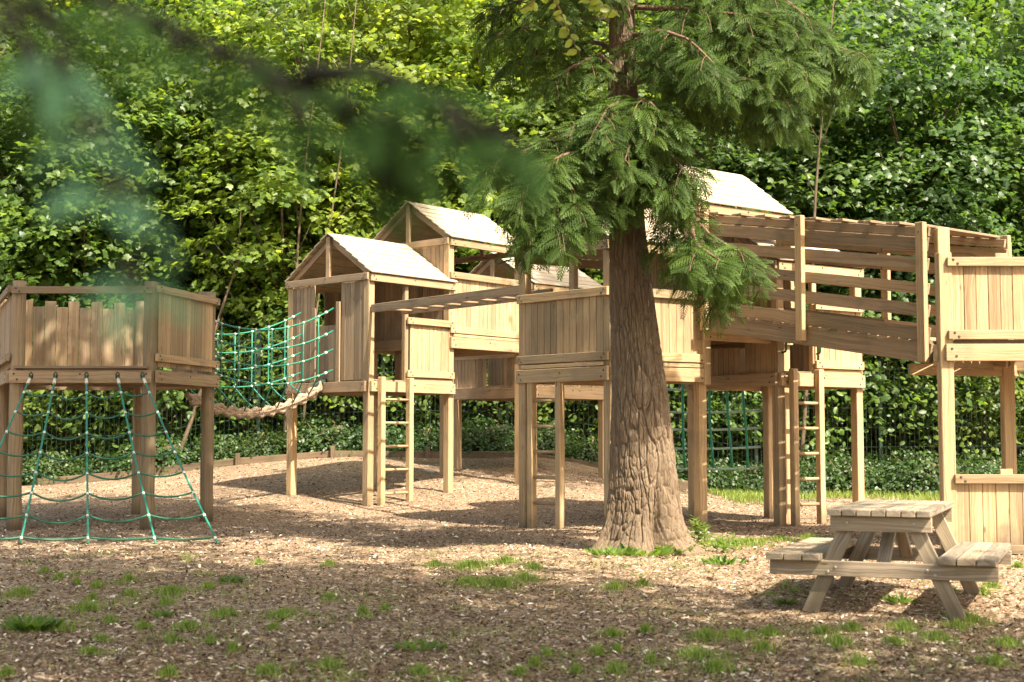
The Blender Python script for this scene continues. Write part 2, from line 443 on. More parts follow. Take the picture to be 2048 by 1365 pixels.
def chips():
    rng = np.random.RandomState(3)
    n = 140000
    u = rng.rand(n); Y = 1 / (1 / 5.2 + u * (1 / 27.0 - 1 / 5.2))
    X = (rng.rand(n) * 2 - 1) * (Y * .40 + .6)
    Z = gz(X, Y) + .004 + .008 * rng.rand(n)
    tv = np.array([(-1, -.3, 0), (-.3, -.38, .06), (1, -.2, 0), (.9, .25, .02), (.1, .36, .1), (-.95, .22, .0)], float)
    tf = np.array([(0, 1, 5), (1, 4, 5), (1, 2, 4), (2, 3, 4)])
    nr = np.stack([rng.randn(n) * .35, rng.randn(n) * .35, np.ones(n)], 1)
    a = rng.rand(n) * 2 * PI; fw = np.stack([np.cos(a), np.sin(a), rng.randn(n) * .15], 1)
    s = .004 + .016 * rng.rand(n) ** 2.2 + (Y / 27) * .012
    var = np.clip(rng.rand(n) ** 1.4, 0, 1)
    V, T, v = bake(tv, tf, frames(nr, fw), s, np.stack([X, Y, Z], 1), var)
    o = link('wood_chips', fast_mesh('wood_chips', V, T, M['chip'], v))
    tag(o, 'loose brown bark chips covering the play area', 'wood chips', kind='stuff')
chips()

# ------------------------------------------------------------------ timber construction helpers
def V2(p): return Vector((p[0], p[1], 0))
PH = .058
def post(T, xy, z1, ang=0.0, w=.116, z0=None, m='pine', name='post', bolts=()):
    mb = MB(); b = g(*xy) - .12 if z0 is None else z0
    mb.box((xy[0], xy[1], b), (xy[0], xy[1], z1), (math.cos(ang), math.sin(ang), 0), w, w)
    mb.build(name, [M[m], M['bolt']], T, .008)

def facevec(a, b, cen):
    a = V2(a); b = V2(b); d = (b - a).normalized(); n = Vector((d.y, -d.x, 0))
    if n.dot((a + b) / 2 - V2(cen)) < 0: n = -n
    return a, b, d, n
def rail(T, a, b, cen, zt, h, t=.04, ext=.07, off=0.0, name='rail', m='pine', bolts=True, z_b=None, mid=False):
    """a board along the outside of a face, its top edge at zt"""
    a, b, d, n = facevec(a, b, cen)
    o = PH + t / 2 + off + .004
    zb = zt if z_b is None else z_b
    A = a + n * o - d * ext + Vector((0, 0, zt - h / 2)); B = b + n * o + d * ext + Vector((0, 0, zb - h / 2))
    mb = MB(); mb.box(A, B, (0, 0, 1), h, t)
    if bolts:
        for P, s in ((A, 1), (B, -1)):
            for dz, dx in ((h * .22, .055), (-h * .22, .095)):
                mb.bolt(P + d * s * dx + n * (t / 2) + Vector((0, 0, dz)), n)
        if mid: mb.bolt((A + B) / 2 + n * (t / 2) + Vector((0, 0, h * .2)), n)
    mb.build(name, [M[m], M['bolt']], T)
def boards(T, a, b, cen, z0, z1, t0=0.0, t1=1.0, bw=.093, cast=0.0, name='boarding', m='pine', inset=.006, gap=.005, lo=None):
    """vertical boards between two corners; cast raises every other one"""
    a, b, d, n = facevec(a, b, cen); L = (b - a).length
    s0 = max(t0 * L, 0.0) + (PH if t0 == 0 else 0); s1 = t1 * L - (PH if t1 == 1 else 0)
    k = max(1, round((s1 - s0) / bw)); w = (s1 - s0) / k
    mb = MB()
    for i in range(k):
        c = a + d * (s0 + (i + .5) * w) + n * (PH - .011 - inset + rnd.uniform(-.002, .002))
        top = z1 + (cast if i % 2 else 0) + rnd.uniform(-.004, .004)
        bot = z0 if lo is None else z0 - (lo if i % 2 else 0)
        mb.box(c + Vector((0, 0, bot)), c + Vector((0, 0, top)), d, w - gap, .022)
    mb.build(name, M[m], T, .003)
def deck(T, quad, z, n=12, m='pine_dark', over=.03):
    """planked platform on four corners F, R, B, L: planks run from F-L to R-B"""
    Fq, R, B, L = [V2(q) for q in quad]
    mb = MB(); c = (Fq + R + B + L) / 4
    Fq, R, B, L = [q + (q - c).normalized() * over for q in (Fq, R, B, L)]
    for i in range(n):
        f = (i + .5) / n
        p = Fq.lerp(L, f); q = R.lerp(B, f); w = (L - Fq).length / n - .006
        mb.box(p + Vector((0, 0, z - .018)), q + Vector((0, 0, z - .018)), L - Fq, w, .036)
    mb.build('deck', M[m], T, .003)
def polydeck(T, pts, z, n=14, m='pine_dark'):
    """planks parallel to x across a convex outline"""
    ys = [p[1] for p in pts]; y0, y1 = min(ys), max(ys); mb = MB(); k = len(pts)
    for i in range(n):
        ya = y0 + (y1 - y0) * (i + .5) / n; xs = []
        for j in range(k):
            (xa, a), (xb, b) = pts[j], pts[(j + 1) % k]
            if (a - ya) * (b - ya) < 0: xs.append(xa + (xb - xa) * (ya - a) / (b - a))
        if len(xs) >= 2: mb.box((min(xs), ya, z - .018), (max(xs), ya, z - .018), (0, 1, 0), (y1 - y0) / n - .006, .036)
    mb.build('deck', M[m], T, .003)
def roof(T, quad, eave, rise, n=7, over=.07, mg='pine_dark'):
    """gable roof: gables over F-L and R-B, ridge from mid(F, L) to mid(R, B)"""
    Fq, R, B, L = [V2(q) for q in quad]
    up = Vector((0, 0, 1)); rd = ((R + B) / 2 - (Fq + L) / 2).normalized()
    r0 = (Fq + L) / 2 - rd * over + up * (eave + rise); r1 = (R + B) / 2 + rd * over + up * (eave + rise)
    for (e0, e1), nm in (((Fq, R), 'roof_slope'), ((L, B), 'roof_slope')):
        mb = MB(); cen = (r0 + r1) / 2
        out = ((e0 + e1) / 2 - (Fq + R + B + L) / 4).normalized()
        a0 = e0 - rd * over + out * (PH + .05) + up * (eave - .01); a1 = e1 + rd * over + out * (PH + .05) + up * (eave - .01)
        sd = (r0 - a0)
        nn = sd.cross(rd); nn = nn if nn.z > 0 else -nn; nn.normalize()
        for i in range(n):
            f = (i + .5) / n; p = a0.lerp(r0, f); q = a1.lerp(r1, f); w = sd.length / n
            tilt = (sd.normalized() * w + nn * -.013).normalized()
            mb.box(p + nn * .020, q + nn * .020, tilt, w + .016, .018, var=rnd.uniform(.3, .8))
        mb.build(nm, M['roofboard'], T, .003)
    # gable frames
    cen = (Fq + R + B + L) / 4
    for c0, c1 in ((Fq, L), (R, B)):
        outn = ((c0 + c1) / 2 - cen).normalized(); d = (c1 - c0).normalized()
        mb = MB(); o = outn * .02
        apex = (c0 + c1) / 2 + up * (eave + rise - .03) + o
        mb.box((c0 + c1) / 2 + up * (eave - .05) + outn * .035, (c0 + c1) / 2 + up * (eave + rise - .04) + outn * .035, d, .085, .045)
        for c in (c0, c1):
            mb.box(c + up * (eave + .0) + o * -1, apex - up * .05 - o * 2, up, .08, .04)
        mb.build('gable_truss', M['pine_dark'], T)
        rail(T, c0, c1, cen, eave, .10, name='gable_beam', m=mg, mid=True)
    rail(T, Fq, R, cen, eave - .012, .105, name='eave_beam', mid=True, ext=.055)
    rail(T, B, L, cen, eave - .012, .105, name='eave_beam', ext=.055)
def ladder(T, a, b, z0, z1, zr, w=.085, m='pine', d=None):
    # two uprights, each rung its own piece
    a = Vector((a[0], a[1], 0)); b = Vector((b[0], b[1], 0)); d = (b - a).normalized()
    lad = MB()
    for q in (a, b):
        lad.box(q + Vector((0, 0, g(q.x, q.y) - .1)), q + Vector((0, 0, z1)), d, w, .085)
    lo = lad.build('ladder', M[m], T, .006)
    for z in zr:
        mb = MB(); mb.tube([a + d * w * .4 + Vector((0, 0, z)), b - d * w * .4 + Vector((0, 0, z))], .020, 10)
        o = mb.build('rung', M[m], None, 0)
        o.parent = lo; o.matrix_parent_inverse = Matrix.Identity(4)
    return lo

# fix parent offsets: parts hold world coordinates, so each part undoes its Empty's location
bpy.context.view_layer.update()

# ------------------------------------------------------------------ tower A: five-sided platform on round logs
AP = [(-5.87, 16.6), (-4.30, 16.6), (-3.95, 18.2), (-5.12, 19.25), (-6.80, 18.7)]
def tower_logs():
    cen = (-5.2, 17.9)
    T = empty('log_platform', (cen[0], cen[1], g(*cen)), 'raised five-sided platform on thick round logs with staggered board walls', 'play platform')
    tops = [2.94, 2.93, 2.97, 2.95, 2.92]
    for (x, y), zt in zip(AP, tops):
        mb = MB(); r = .081
        zs = [g(x, y) - .1 + (zt - g(x, y) + .1) * i / 10 for i in range(11)]
        mb.tube([(x + .004 * math.sin(i * 2.1), y, z) for i, z in enumerate(zs)], [r * (1.04 - .006 * i) for i in range(11)], 20)
        mb.build('log_post', M['log'], T, 0)
    polydeck(T, AP, 1.895)
    for i in range(5):
        a, b = AP[i], AP[(i + 1) % 5]
        rail(T, a, b, cen, 1.87 if i != 1 else 1.875, .15, .045, name='floor_beam', off=.03, m='pine_dark' if i != 1 else 'pine', mid=True, ext=.05)
        if i != 3: rail(T, a, b, cen, 2.885 if i else 2.865, .085, name='top_rail', off=.03 if i != 0 else .028, m='pine_dark' if i != 1 else 'pine', ext=.05)
        if i == 0: continue
        if i == 1:
            boards(T, a, b, cen, 1.92, 2.82, m='pine', name='wall_boards', inset=-.02, bw=.11)
            rail(T, a, b, cen, 2.07, .09, name='lower_rail', off=.03, ext=.05)
        elif i == 4:
            boards(T, a, b, cen, 1.92, 2.82, m='pine_dark', name='wall_boards', bw=.13)
            rail(T, a, b, cen, 2.07, .09, name='lower_rail', off=.03, ext=.05)
        elif i == 3:
            boards(T, a, b, cen, 1.90, 2.84, m='pine_dark', name='wall_boards', cast=.085, bw=.15)
        else:
            boards(T, a, b, cen, 1.90, 2.93, t0=0, t1=.55, m='pine_dark', name='wall_boards', cast=.07, bw=.12)
    # front floor lip
    a, b, d, n = facevec(AP[0], AP[1], cen)
    mb = MB(); mb.box(a + n * .10 + Vector((0, 0, 1.905)), b + n * .10 + Vector((0, 0, 1.905)), n, .14, .03); mb.build('floor_lip', M['pine_dark'], T)
    mb = MB()
    for i in range(4):
        y = 16.9 + i * .55; mb.box((-6.1 + .0 * i, y, 1.80), (-4.2, y, 1.80), (0, 0, 1), .10, .05)
    mb.build('joist', M['pine_dark'], T)
    return T
tower_logs()

def sag(p, q, s, n=10):
    p = Vector(p); q = Vector(q); return [p.lerp(q, i / n) - Vector((0, 0, s * 4 * (i / n) * (1 - i / n))) for i in range(n + 1)]

def climbing_net_a():
    tops = [at(x, 752, 16.46) for x in (62, 111, 173, 235, 285)]
    bots = []
    for x in (-95, 40, 176, 312, 437):
        p = on_ground(x, 1089); bots.append(p)
    T = empty('climbing_net', (bots[2].x, bots[2].y, bots[2].z), 'green scramble net sloping from the log platform down to the bark chips', 'rope net')
    K = 8; fr = [.10, .22, .34, .46, .58, .70, .83, .96]
    def pt(i, f):
        # slightly bowed
        p = tops[i].lerp(bots[i], f); p.z -= .05 * math.sin(PI * f); return p
    for i in range(5):
        mb = MB(); mb.tube([pt(i, j / 14) for j in range(15)], .0115, 8, 0)
        for f in fr: 
            p = pt(i, f); q = pt(i, f + .012); mb.tube([p, q], .0155, 8, 1)
        p = pt(i, 0.02); mb.tube([p, pt(i, .05)], .019, 8, 1)
        o = mb.build('upright_rope', [M['rope'], M['clamp']], T, 0)
        mb = MB(); t = tops[i]; mb.tube([t + Vector((-.015, .0, -.03)), t + Vector((-.02, 0, .02)), t + Vector((0, 0, .045)), t + Vector((.02, 0, .02)), t + Vector((.015, 0, -.03))], .007, 6)
        mb.build('eye_hook', M['sling'], T, 0)
    for f in fr:
        mb = MB()
        for i in range(4):
            mb.tube(sag(pt(i, f), pt(i + 1, f), [.05, .09, .075, .05][i] if f < .9 else .025, 10), .0105, 8)
        mb.build('cross_rope', M['rope_dark'], T, 0)
climbing_net_a()

# ------------------------------------------------------------------ gabled towers
def ang(a, b): return math.atan2(b[1] - a[1], b[0] - a[0])
# T1: F, R, B, L
T1 = [(-2.05, 20.0), (-.966, 21.3), (-2.24, 22.47), (-3.32, 21.17)]
T2 = [(-.966, 21.3), (.118, 22.6), (-1.15, 23.77), (-2.24, 22.47)]
T3 = [(1.12, 15.95), (2.23, 16.62), (1.36, 17.76), (.16, 17.0)]
T4 = [(.34, 23.4), (1.59, 24.65), (.29, 25.95), (-.96, 24.7)]
T5 = [(2.26, 16.62), (3.40, 17.5), (2.5, 18.66), (1.36, 17.76)]
T6 = [(3.27, 17.2), (4.43, 18.0), (3.51, 19.2), (2.38, 18.4)]
def cen4(q): return (sum(p[0] for p in q) / 4, sum(p[1] for p in q) / 4)

def tower_one():
    q = T1; Fq, R, B, L = q; c = cen4(q); a = ang(Fq, R)
    T = empty('play_tower', (c[0], c[1], g(*c)), 'gabled play tower where the rope bridge ends, ladder beneath its open side', 'play tower')
    for p in (Fq, B, L): post(T, p, 3.42, a)
    dk = 1.88
    deck(T, q, dk + .03); ev = 3.43
    roof(T, q, ev, .64)
    for a0, b0 in ((L, Fq), (Fq, R), (R, B), (B, L)):
        rail(T, a0, b0, c, dk, .15, .045, name='floor_beam', m='pine_dark' if a0 is not Fq else 'pine', mid=True, ext=.04)
    # left face: tall boards either side of a window
    boards(T, L, Fq, c, dk + .02, 3.33, 0, .33, m='pine_dark', name='wall_boards')
    boards(T, L, Fq, c, dk + .02, 3.33, .68, 1, m='pine_dark', name='wall_boards')
    boards(T, L, Fq, c, dk + .02, 2.72, .33, .68, m='pine_dark', name='wall_boards', inset=.025)
    mb = MB(); A, Bb, d, n = facevec(L, Fq, c); Lg = (Bb - A).length
    for t, z in ((.345, 2.98), (.665, 3.05)):
        mb.box(A + d * Lg * t + n * .085 + Vector((0, 0, dk)), A + d * Lg * t + n * .085 + Vector((0, 0, z)), d, .085, .024)
    mb.build('cover_board', M['pine_dark'], T)
    # right face: ladder gap, then a boarded panel
    A, Bb, d, n = facevec(Fq, R, c); Lg = (Bb - A).length
    pa = A + d * .09; 
    ladder(T, A + d * (PH + .055) + n * .155, A + d * .69 + n * .155, 0, dk + .06, [g(*Fq) + .17 + i * .335 for i in range(5)])
    pp = A + d * .74
    post(T, (pp.x, pp.y), 3.33, a, w=.075, z0=dk)
    A2 = pp; 
    boards(T, (pp.x, pp.y), R, c, dk + .02, 2.80, m='pine', name='panel_boards', bw=.088)
    rail(T, (pp.x, pp.y), R, c, 2.84, .10, name='panel_rail', ext=.03)
    rail(T, (pp.x, pp.y), R, c, 2.06, .10, name='panel_rail', ext=.03)
    rail(T, (pp.x, pp.y), R, c, 1.945, .07, name='panel_rail', ext=.0, bolts=False, off=-.03)
    # back walls, seen through the openings
    boards(T, R, B, c, dk + .02, 3.33, 0, .72, m='pine_dark', name='wall_boards')
    boards(T, B, L, c, dk + .02, 3.33, .0, .6, m='pine_dark', name='wall_boards', cast=.0)
    boards(T, B, L, c, dk + .02, 2.6, .6, 1, m='pine_dark', name='wall_boards', cast=.0)
    post(T, (-1.4, 21.9), 3.33, a, w=.075, z0=dk)
tower_one()

def tower_two():
    q = T2; Fq, R, B, L = q; c = cen4(q); a = ang(Fq, R)
    T = empty('play_tower', (c[0], c[1], g(*c)), 'taller gabled play tower rising behind the tower with the rope bridge', 'play tower')
    for p in (Fq, R, B): post(T, p, 4.1, a)
    dk = 2.60; ev = 4.12
    deck(T, q, dk + .03)
    roof(T, q, ev, .64)
    for a0, b0 in ((L, Fq), (Fq, R), (R, B), (B, L)):
        rail(T, a0, b0, c, dk, .17, .045, name='floor_beam', mid=True, ext=.05)
    boards(T, Fq, R, c, dk + .05, 3.56, m='pine', name='panel_boards', bw=.10)
    rail(T, Fq, R, c, 3.60, .10, name='panel_rail', ext=.05)
    rail(T, Fq, R, c, 2.76, .10, name='panel_rail', ext=.05)
    rail(T, Fq, R, c, 2.645, .04, name='panel_rail', ext=-.02, bolts=False)
    boards(T, L, Fq, c, dk, 4.02, m='pine_dark', name='wall_boards')
    boards(T, R, B, c, dk, 3.6, m='pine_dark', name='wall_boards', cast=.07)
    boards(T, B, L, c, dk, 3.85, 0, 1, m='pine_dark', name='wall_boards', cast=.08)
tower_two()

def tower_four():
    q = T4; Fq, R, B, L = q; c = cen4(q); a = ang(Fq, R)
    T = empty('play_tower', (c[0], c[1], g(*c)), 'low roofed tower farthest back, half hidden beneath the tallest left roof', 'play tower')
    dk = 1.93; ev = 3.64
    for p in (Fq, R, B, L): post(T, p, ev, a)
    deck(T, q, dk + .03); roof(T, q, ev, .6)
    for a0, b0 in ((L, Fq), (Fq, R), (R, B), (B, L)):
        rail(T, a0, b0, c, dk, .20, .045, name='floor_beam', m='pine_dark', mid=True, ext=.06)
    boards(T, L, Fq, c, dk, 2.9, 0, .42, m='pine_dark', name='wall_boards')
    boards(T, L, Fq, c, dk, 2.9, .66, 1, m='pine_dark', name='wall_boards')
    rail(T, L, Fq, c, 2.93, .16, name='panel_rail', m='pine_dark')
    rail(T, L, Fq, c, 2.52, .10, name='window_rail', m='pine_dark', off=-.03, bolts=False)
    boards(T, R, B, c, dk, 2.9, m='pine', name='wall_boards'); boards(T, Fq, R, c, dk, 2.9, m='pine', name='wall_boards')
    boards(T, B, L, c, dk, 2.9, 0, .55, m='pine_dark', name='wall_boards')
tower_four()

def tower_three():
    q = T3; Fq, R, B, L = q; c = cen4(q); a = ang(Fq, R)
    T = empty('play_tower', (c[0], c[1], g(*c)), 'nearest play tower, standing right behind the big conifer trunk, ladder under its floor', 'play tower')
    dk = 1.89; ev = 3.33
    for p in (Fq, B, L): post(T, p, ev, ang(L, Fq))
    post(T, R, ev + .0, a)
    deck(T, q, dk + .03); roof(T, q, ev, .54)
    for a0, b0 in ((L, Fq), (Fq, R), (R, B), (B, L)):
        rail(T, a0, b0, c, dk, .16, .045, name='floor_beam', mid=True, ext=.05)
    for a0, b0 in ((L, Fq), (Fq, R)):
        boards(T, a0, b0, c, dk + .03, 2.76, m='pine', name='panel_boards', bw=.108)
        rail(T, a0, b0, c, 2.80, .10, name='panel_rail', ext=.05)
        rail(T, a0, b0, c, 2.06, .10, name='panel_rail', ext=.05)
        rail(T, a0, b0, c, 1.945, .045, name='panel_rail', ext=-.03, bolts=False)
    boards(T, B, L, c, dk, 2.78, .45, 1, m='pine_dark', name='wall_boards')
    pm = V2(L).lerp(V2(Fq), .56); post(T, (pm.x + .03, pm.y + .05), ev, ang(L, Fq), w=.085, z0=dk)
    A, Bb, d, n = facevec(L, Fq, c)
    P = A + n * .05 + d * .17; Q = A + n * .05 + d * .65
    ladder(T, P, Q, 0, dk - .10, [.30 + i * .305 for i in range(5)])
    mb = MB(); A2 = V2(B); 
tower_three()

def tower_five():
    q = T5; Fq, R, B, L = q; c = cen4(q); a = ang(Fq, R)
    T = empty('play_tower', (c[0], c[1], g(*c)), 'tallest tower on the right with a pale gable roof above the bridge', 'play tower')
    dk = 2.38; ev = 3.87
    for p in (R, B): post(T, p, ev - .02, a)
    post(T, (Fq[0] + .02, Fq[1] - .03), ev - .02, a, z0=1.7); post(T, L, ev - .02, a, z0=1.95)
    deck(T, q, dk + .03); roof(T, q, ev, .61)
    for a0, b0 in ((L, Fq), (Fq, R), (R, B), (B, L)):
        rail(T, a0, b0, c, dk, .15, .045, name='floor_beam', mid=True, ext=.06)
    boards(T, L, Fq, c, dk, ev - .1, .45, 1, m='pine_dark', name='wall_boards')
    boards(T, L, Fq, c, dk, 3.1, 0, .45, m='pine_dark', name='wall_boards')
    boards(T, B, L, c, dk, 3.35, m='pine_dark', name='wall_boards', cast=.07)
    boards(T, R, B, c, dk, 3.35, m='pine', name='wall_boards', cast=.07)
tower_five()

def tower_six():
    q = T6; Fq, R, B, L = q; c = cen4(q); a = ang(Fq, R)
    T = empty('play_tower', (c[0], c[1], g(*c)), 'roofed tower behind the bridge railings, with green grab handles', 'play tower')
    dk = 1.87; ev = 3.25
    for p in (Fq, R, B, L): post(T, p, ev, a)
    deck(T, q, dk + .03); roof(T, q, ev, .52)
    for a0, b0 in ((L, Fq), (Fq, R), (R, B), (B, L)):
        rail(T, a0, b0, c, dk, .16, .045, name='floor_beam', m='pine_dark' if a0 is L else 'pine', mid=True, ext=.05)
    # left face with a small window
    boards(T, L, Fq, c, dk, 2.22, .0, .58, m='pine_dark', name='wall_boards', inset=.02)
    boards(T, L, Fq, c, dk, 2.45, .66, 1, m='pine_dark', name='wall_boards')
    rail(T, L, Fq, c, 2.42, .14, name='panel_rail', m='pine_dark')
    A, Bb, d, n = facevec(Fq, R, c)
    ladder(T, A + d * (PH + .05) + n * .155, A + d * .56 + n * .155, 0, dk + .05, [.26 + i * .31 for i in range(5)])
    pp = A + d * .62
    post(T, (pp.x, pp.y), ev - .1, a, w=.075, z0=dk)
    boards(T, (pp.x, pp.y), R, c, dk + .02, 2.74, m='pine', name='panel_boards', bw=.095)
    rail(T, (pp.x, pp.y), R, c, 2.78, .10, name='panel_rail', ext=.04)
    rail(T, (pp.x, pp.y), R, c, 2.04, .10, name='panel_rail', ext=.04)
    rail(T, (pp.x, pp.y), R, c, 1.93, .06, name='panel_rail', ext=.0, bolts=False, off=-.03)
    boards(T, R, B, c, dk, 2.75, m='pine_dark', name='wall_boards', cast=.06)
    boards(T, B, L, c, dk, 2.75, .0, .62, m='pine_dark', name='wall_boards', cast=.06)
    for s in (A + d * .02, A + d * .62):
        mb = MB(); b0 = s + n * (PH + .002)
        mb.tube([b0 + Vector((0, 0, 2.42)), b0 + n * .05 + Vector((0, 0, 2.41)), b0 + n * .065 + Vector((0, 0, 2.38)), b0 + n * .065 + Vector((0, 0, 2.16)), b0 + n * .05 + Vector((0, 0, 2.13)), b0 + Vector((0, 0, 2.12))], .014, 8)
        mb.build('grab_handle', M['paint_green'], T, 0)
tower_six()

# ------------------------------------------------------------------ T7: right-hand platform by the picnic table
Q = [(4.09, 13.2), (5.70, 13.2), (6.25, 14.7), (5.36, 15.15), (4.36, 14.1)]
def tower_seven():
    cen = (5.1, 14.0)
    T = empty('play_platform', (cen[0], cen[1], g(*cen)), 'boarded platform at the lower end of the bridge, with a low boarded wall beneath', 'play platform')
    dk = 1.99
    for i, p in enumerate(Q):
        post(T, p, 2.83 if i == 0 else (2.80 if i in (1, 2) else 3.2), 0, w=.125, z0=None if i != 4 else 1.75)
    polydeck(T, Q, dk + .015)
    for i in range(5):
        a, b = Q[i], Q[(i + 1) % 5]
        rail(T, a, b, cen, dk - .03, .16, .045, name='floor_beam', mid=True, ext=.02)
    for i in (0, 1, 2):
        a, b = Q[i], Q[(i + 1) % 5]
        boards(T, a, b, cen, dk + .04, 2.74, m='pine', name='panel_boards', bw=.118, cast=.06 if i else .0)
        rail(T, a, b, cen, 2.78, .085, name='panel_rail', ext=-.01)
        rail(T, a, b, cen, 2.09, .085, name='panel_rail', ext=-.01)
    a, b = Q[0], Q[1]
    mb = MB()
    for x in (4.62, 5.03):
        mb.box((x, 13.2 - PH + .0, 2.70), (x, 13.2 - PH, 2.82), (1, 0, 0), .115, .022)
    mb.build('raised_board', M['pine'], T)
    # lower wall
    boards(T, a, b, cen, g(4.8, 13.2) + .04, .69, m='pine', name='lower_wall_boards', bw=.12)
    rail(T, a, b, cen, .74, .085, name='lower_wall_rail', ext=-.04)
    rail(T, a, b, cen, g(4.8, 13.2) + .09, .085, name='lower_wall_rail', ext=-.04, bolts=False)
    mb = MB()
    for x in (4.62, 5.03):
        mb.box((x, 13.2 - PH, .66), (x, 13.2 - PH, .79), (1, 0, 0), .115, .022)
    mb.build('raised_board', M['pine'], T)
    mb = MB(); mb.box((4.2, 14.75, 1.80), (5.5, 15.2, 1.80), (0, 0, 1), .12, .05); mb.build('joist', M['pine'], T)
tower_seven()

# ------------------------------------------------------------------ sloping covered bridge
def bridge():
    a = Vector((2.30, 16.50, 0)); v = Vector((1.93, -2.42, 0)); w = Vector((1.07, .86, 0))
    zl, zr = 2.545, 2.03
    T = empty('covered_bridge', tuple(a + v * .5 + w * .5 + Vector((0, 0, g(3.8, 15.7)))), 'sloping slatted bridge with six-board railings and cross slats overhead', 'bridge')
    vd = v.normalized(); wd = w.normalized()
    def P(t, s, dz): return a + v * t + w * s + Vector((0, 0, zl + (zr - zl) * t + dz))
    n_out = Vector((vd.y, -vd.x, 0)); n_out = n_out if n_out.y < 0 else -n_out
    for s, on in ((0.0, 1), (1.0, -1)):
        nn = n_out * on
        mb = MB(); mb.box(P(0, s, -.105) + nn * .0, P(1, s, -.105), (0, 0, 1), .20, .05)
        mb.bolt(P(.98, s, -.14) + nn * .026, nn); mb.bolt(P(.02, s, -.06) + nn * .026, nn)
        mb.build('side_beam', [M['pine_dark'], M['bolt']], T)
        for lo, hi in ((.015, .155), (.26, .385), (.49, .605), (.735, .86), (.93, 1.07), (1.085, 1.175)):
            mb = MB(); o = nn * (.028 if lo < 1.08 else .0)
            for t0, t1 in ((0.0, .478), (.482, 1.0)):
                mb.box(P(t0, s, (lo + hi) / 2) + o, P(t1, s, (lo + hi) / 2) + o, (0, 0, 1), hi - lo, .032)
            mb.build('railing_board', M['pine_dark'], T)
        for t in (.015, .48, .985):
            mb = MB(); o = nn * (.08 if on == 1 else .08)
            lo = -.20 if t != .48 else -.16
            mb.box(P(t, s, lo) + o, P(t, s, 1.22) + o, vd, .095, .07); mb.bolt(P(t, s, 1.12) + o + nn * .036, nn)
            mb.build('railing_post', [M['pine'], M['bolt']], T, .006)
    mb = MB(); n = 24
    for i in range(n):
        t = (i + .5) / n; mb.box(P(t, -.02, .0), P(t, 1.02, .0), v, v.length / n - .012, .03)
    mb.build('bridge_deck', M['pine_dark'], T, .003)
    mb = MB()
    for i in range(17):
        t = .03 + i * .058
        e = .07 if i % 2 else -.02
        mb.box(P(t, -.02 - (e if e > 0 else e), 1.195), P(t, 1.05, 1.195), v, .085, .026)
    mb.build('overhead_slats', M['pine_dark'], T, .003)
bridge()

# ------------------------------------------------------------------ monkey bars
def monkey_bars():
    a0 = Vector((-2.0, 19.93, 2.915)); a1 = Vector((.10, 17.05, 2.88)); w = Vector((.40, .36, 0))
    T = empty('monkey_bars', (-.95, 18.5, g(-.95, 18.5)), 'pair of overhead timber beams with rungs spanning between two towers', 'monkey bars')
    for s in (0, 1):
        mb = MB(); mb.box(a0 + w * s, a1 + w * s, (0, 0, 1), .115, .045); mb.build('side_beam', M['pine_dark'], T)
    for i in range(8):
        t = (i + .7) / 8.5; p = a0.lerp(a1, t) - Vector((0, 0, .02)); mb = MB()
        mb.tube([p, p + w], .017, 10); mb.build('rung', M['pine_dark'], T, 0)
monkey_bars()

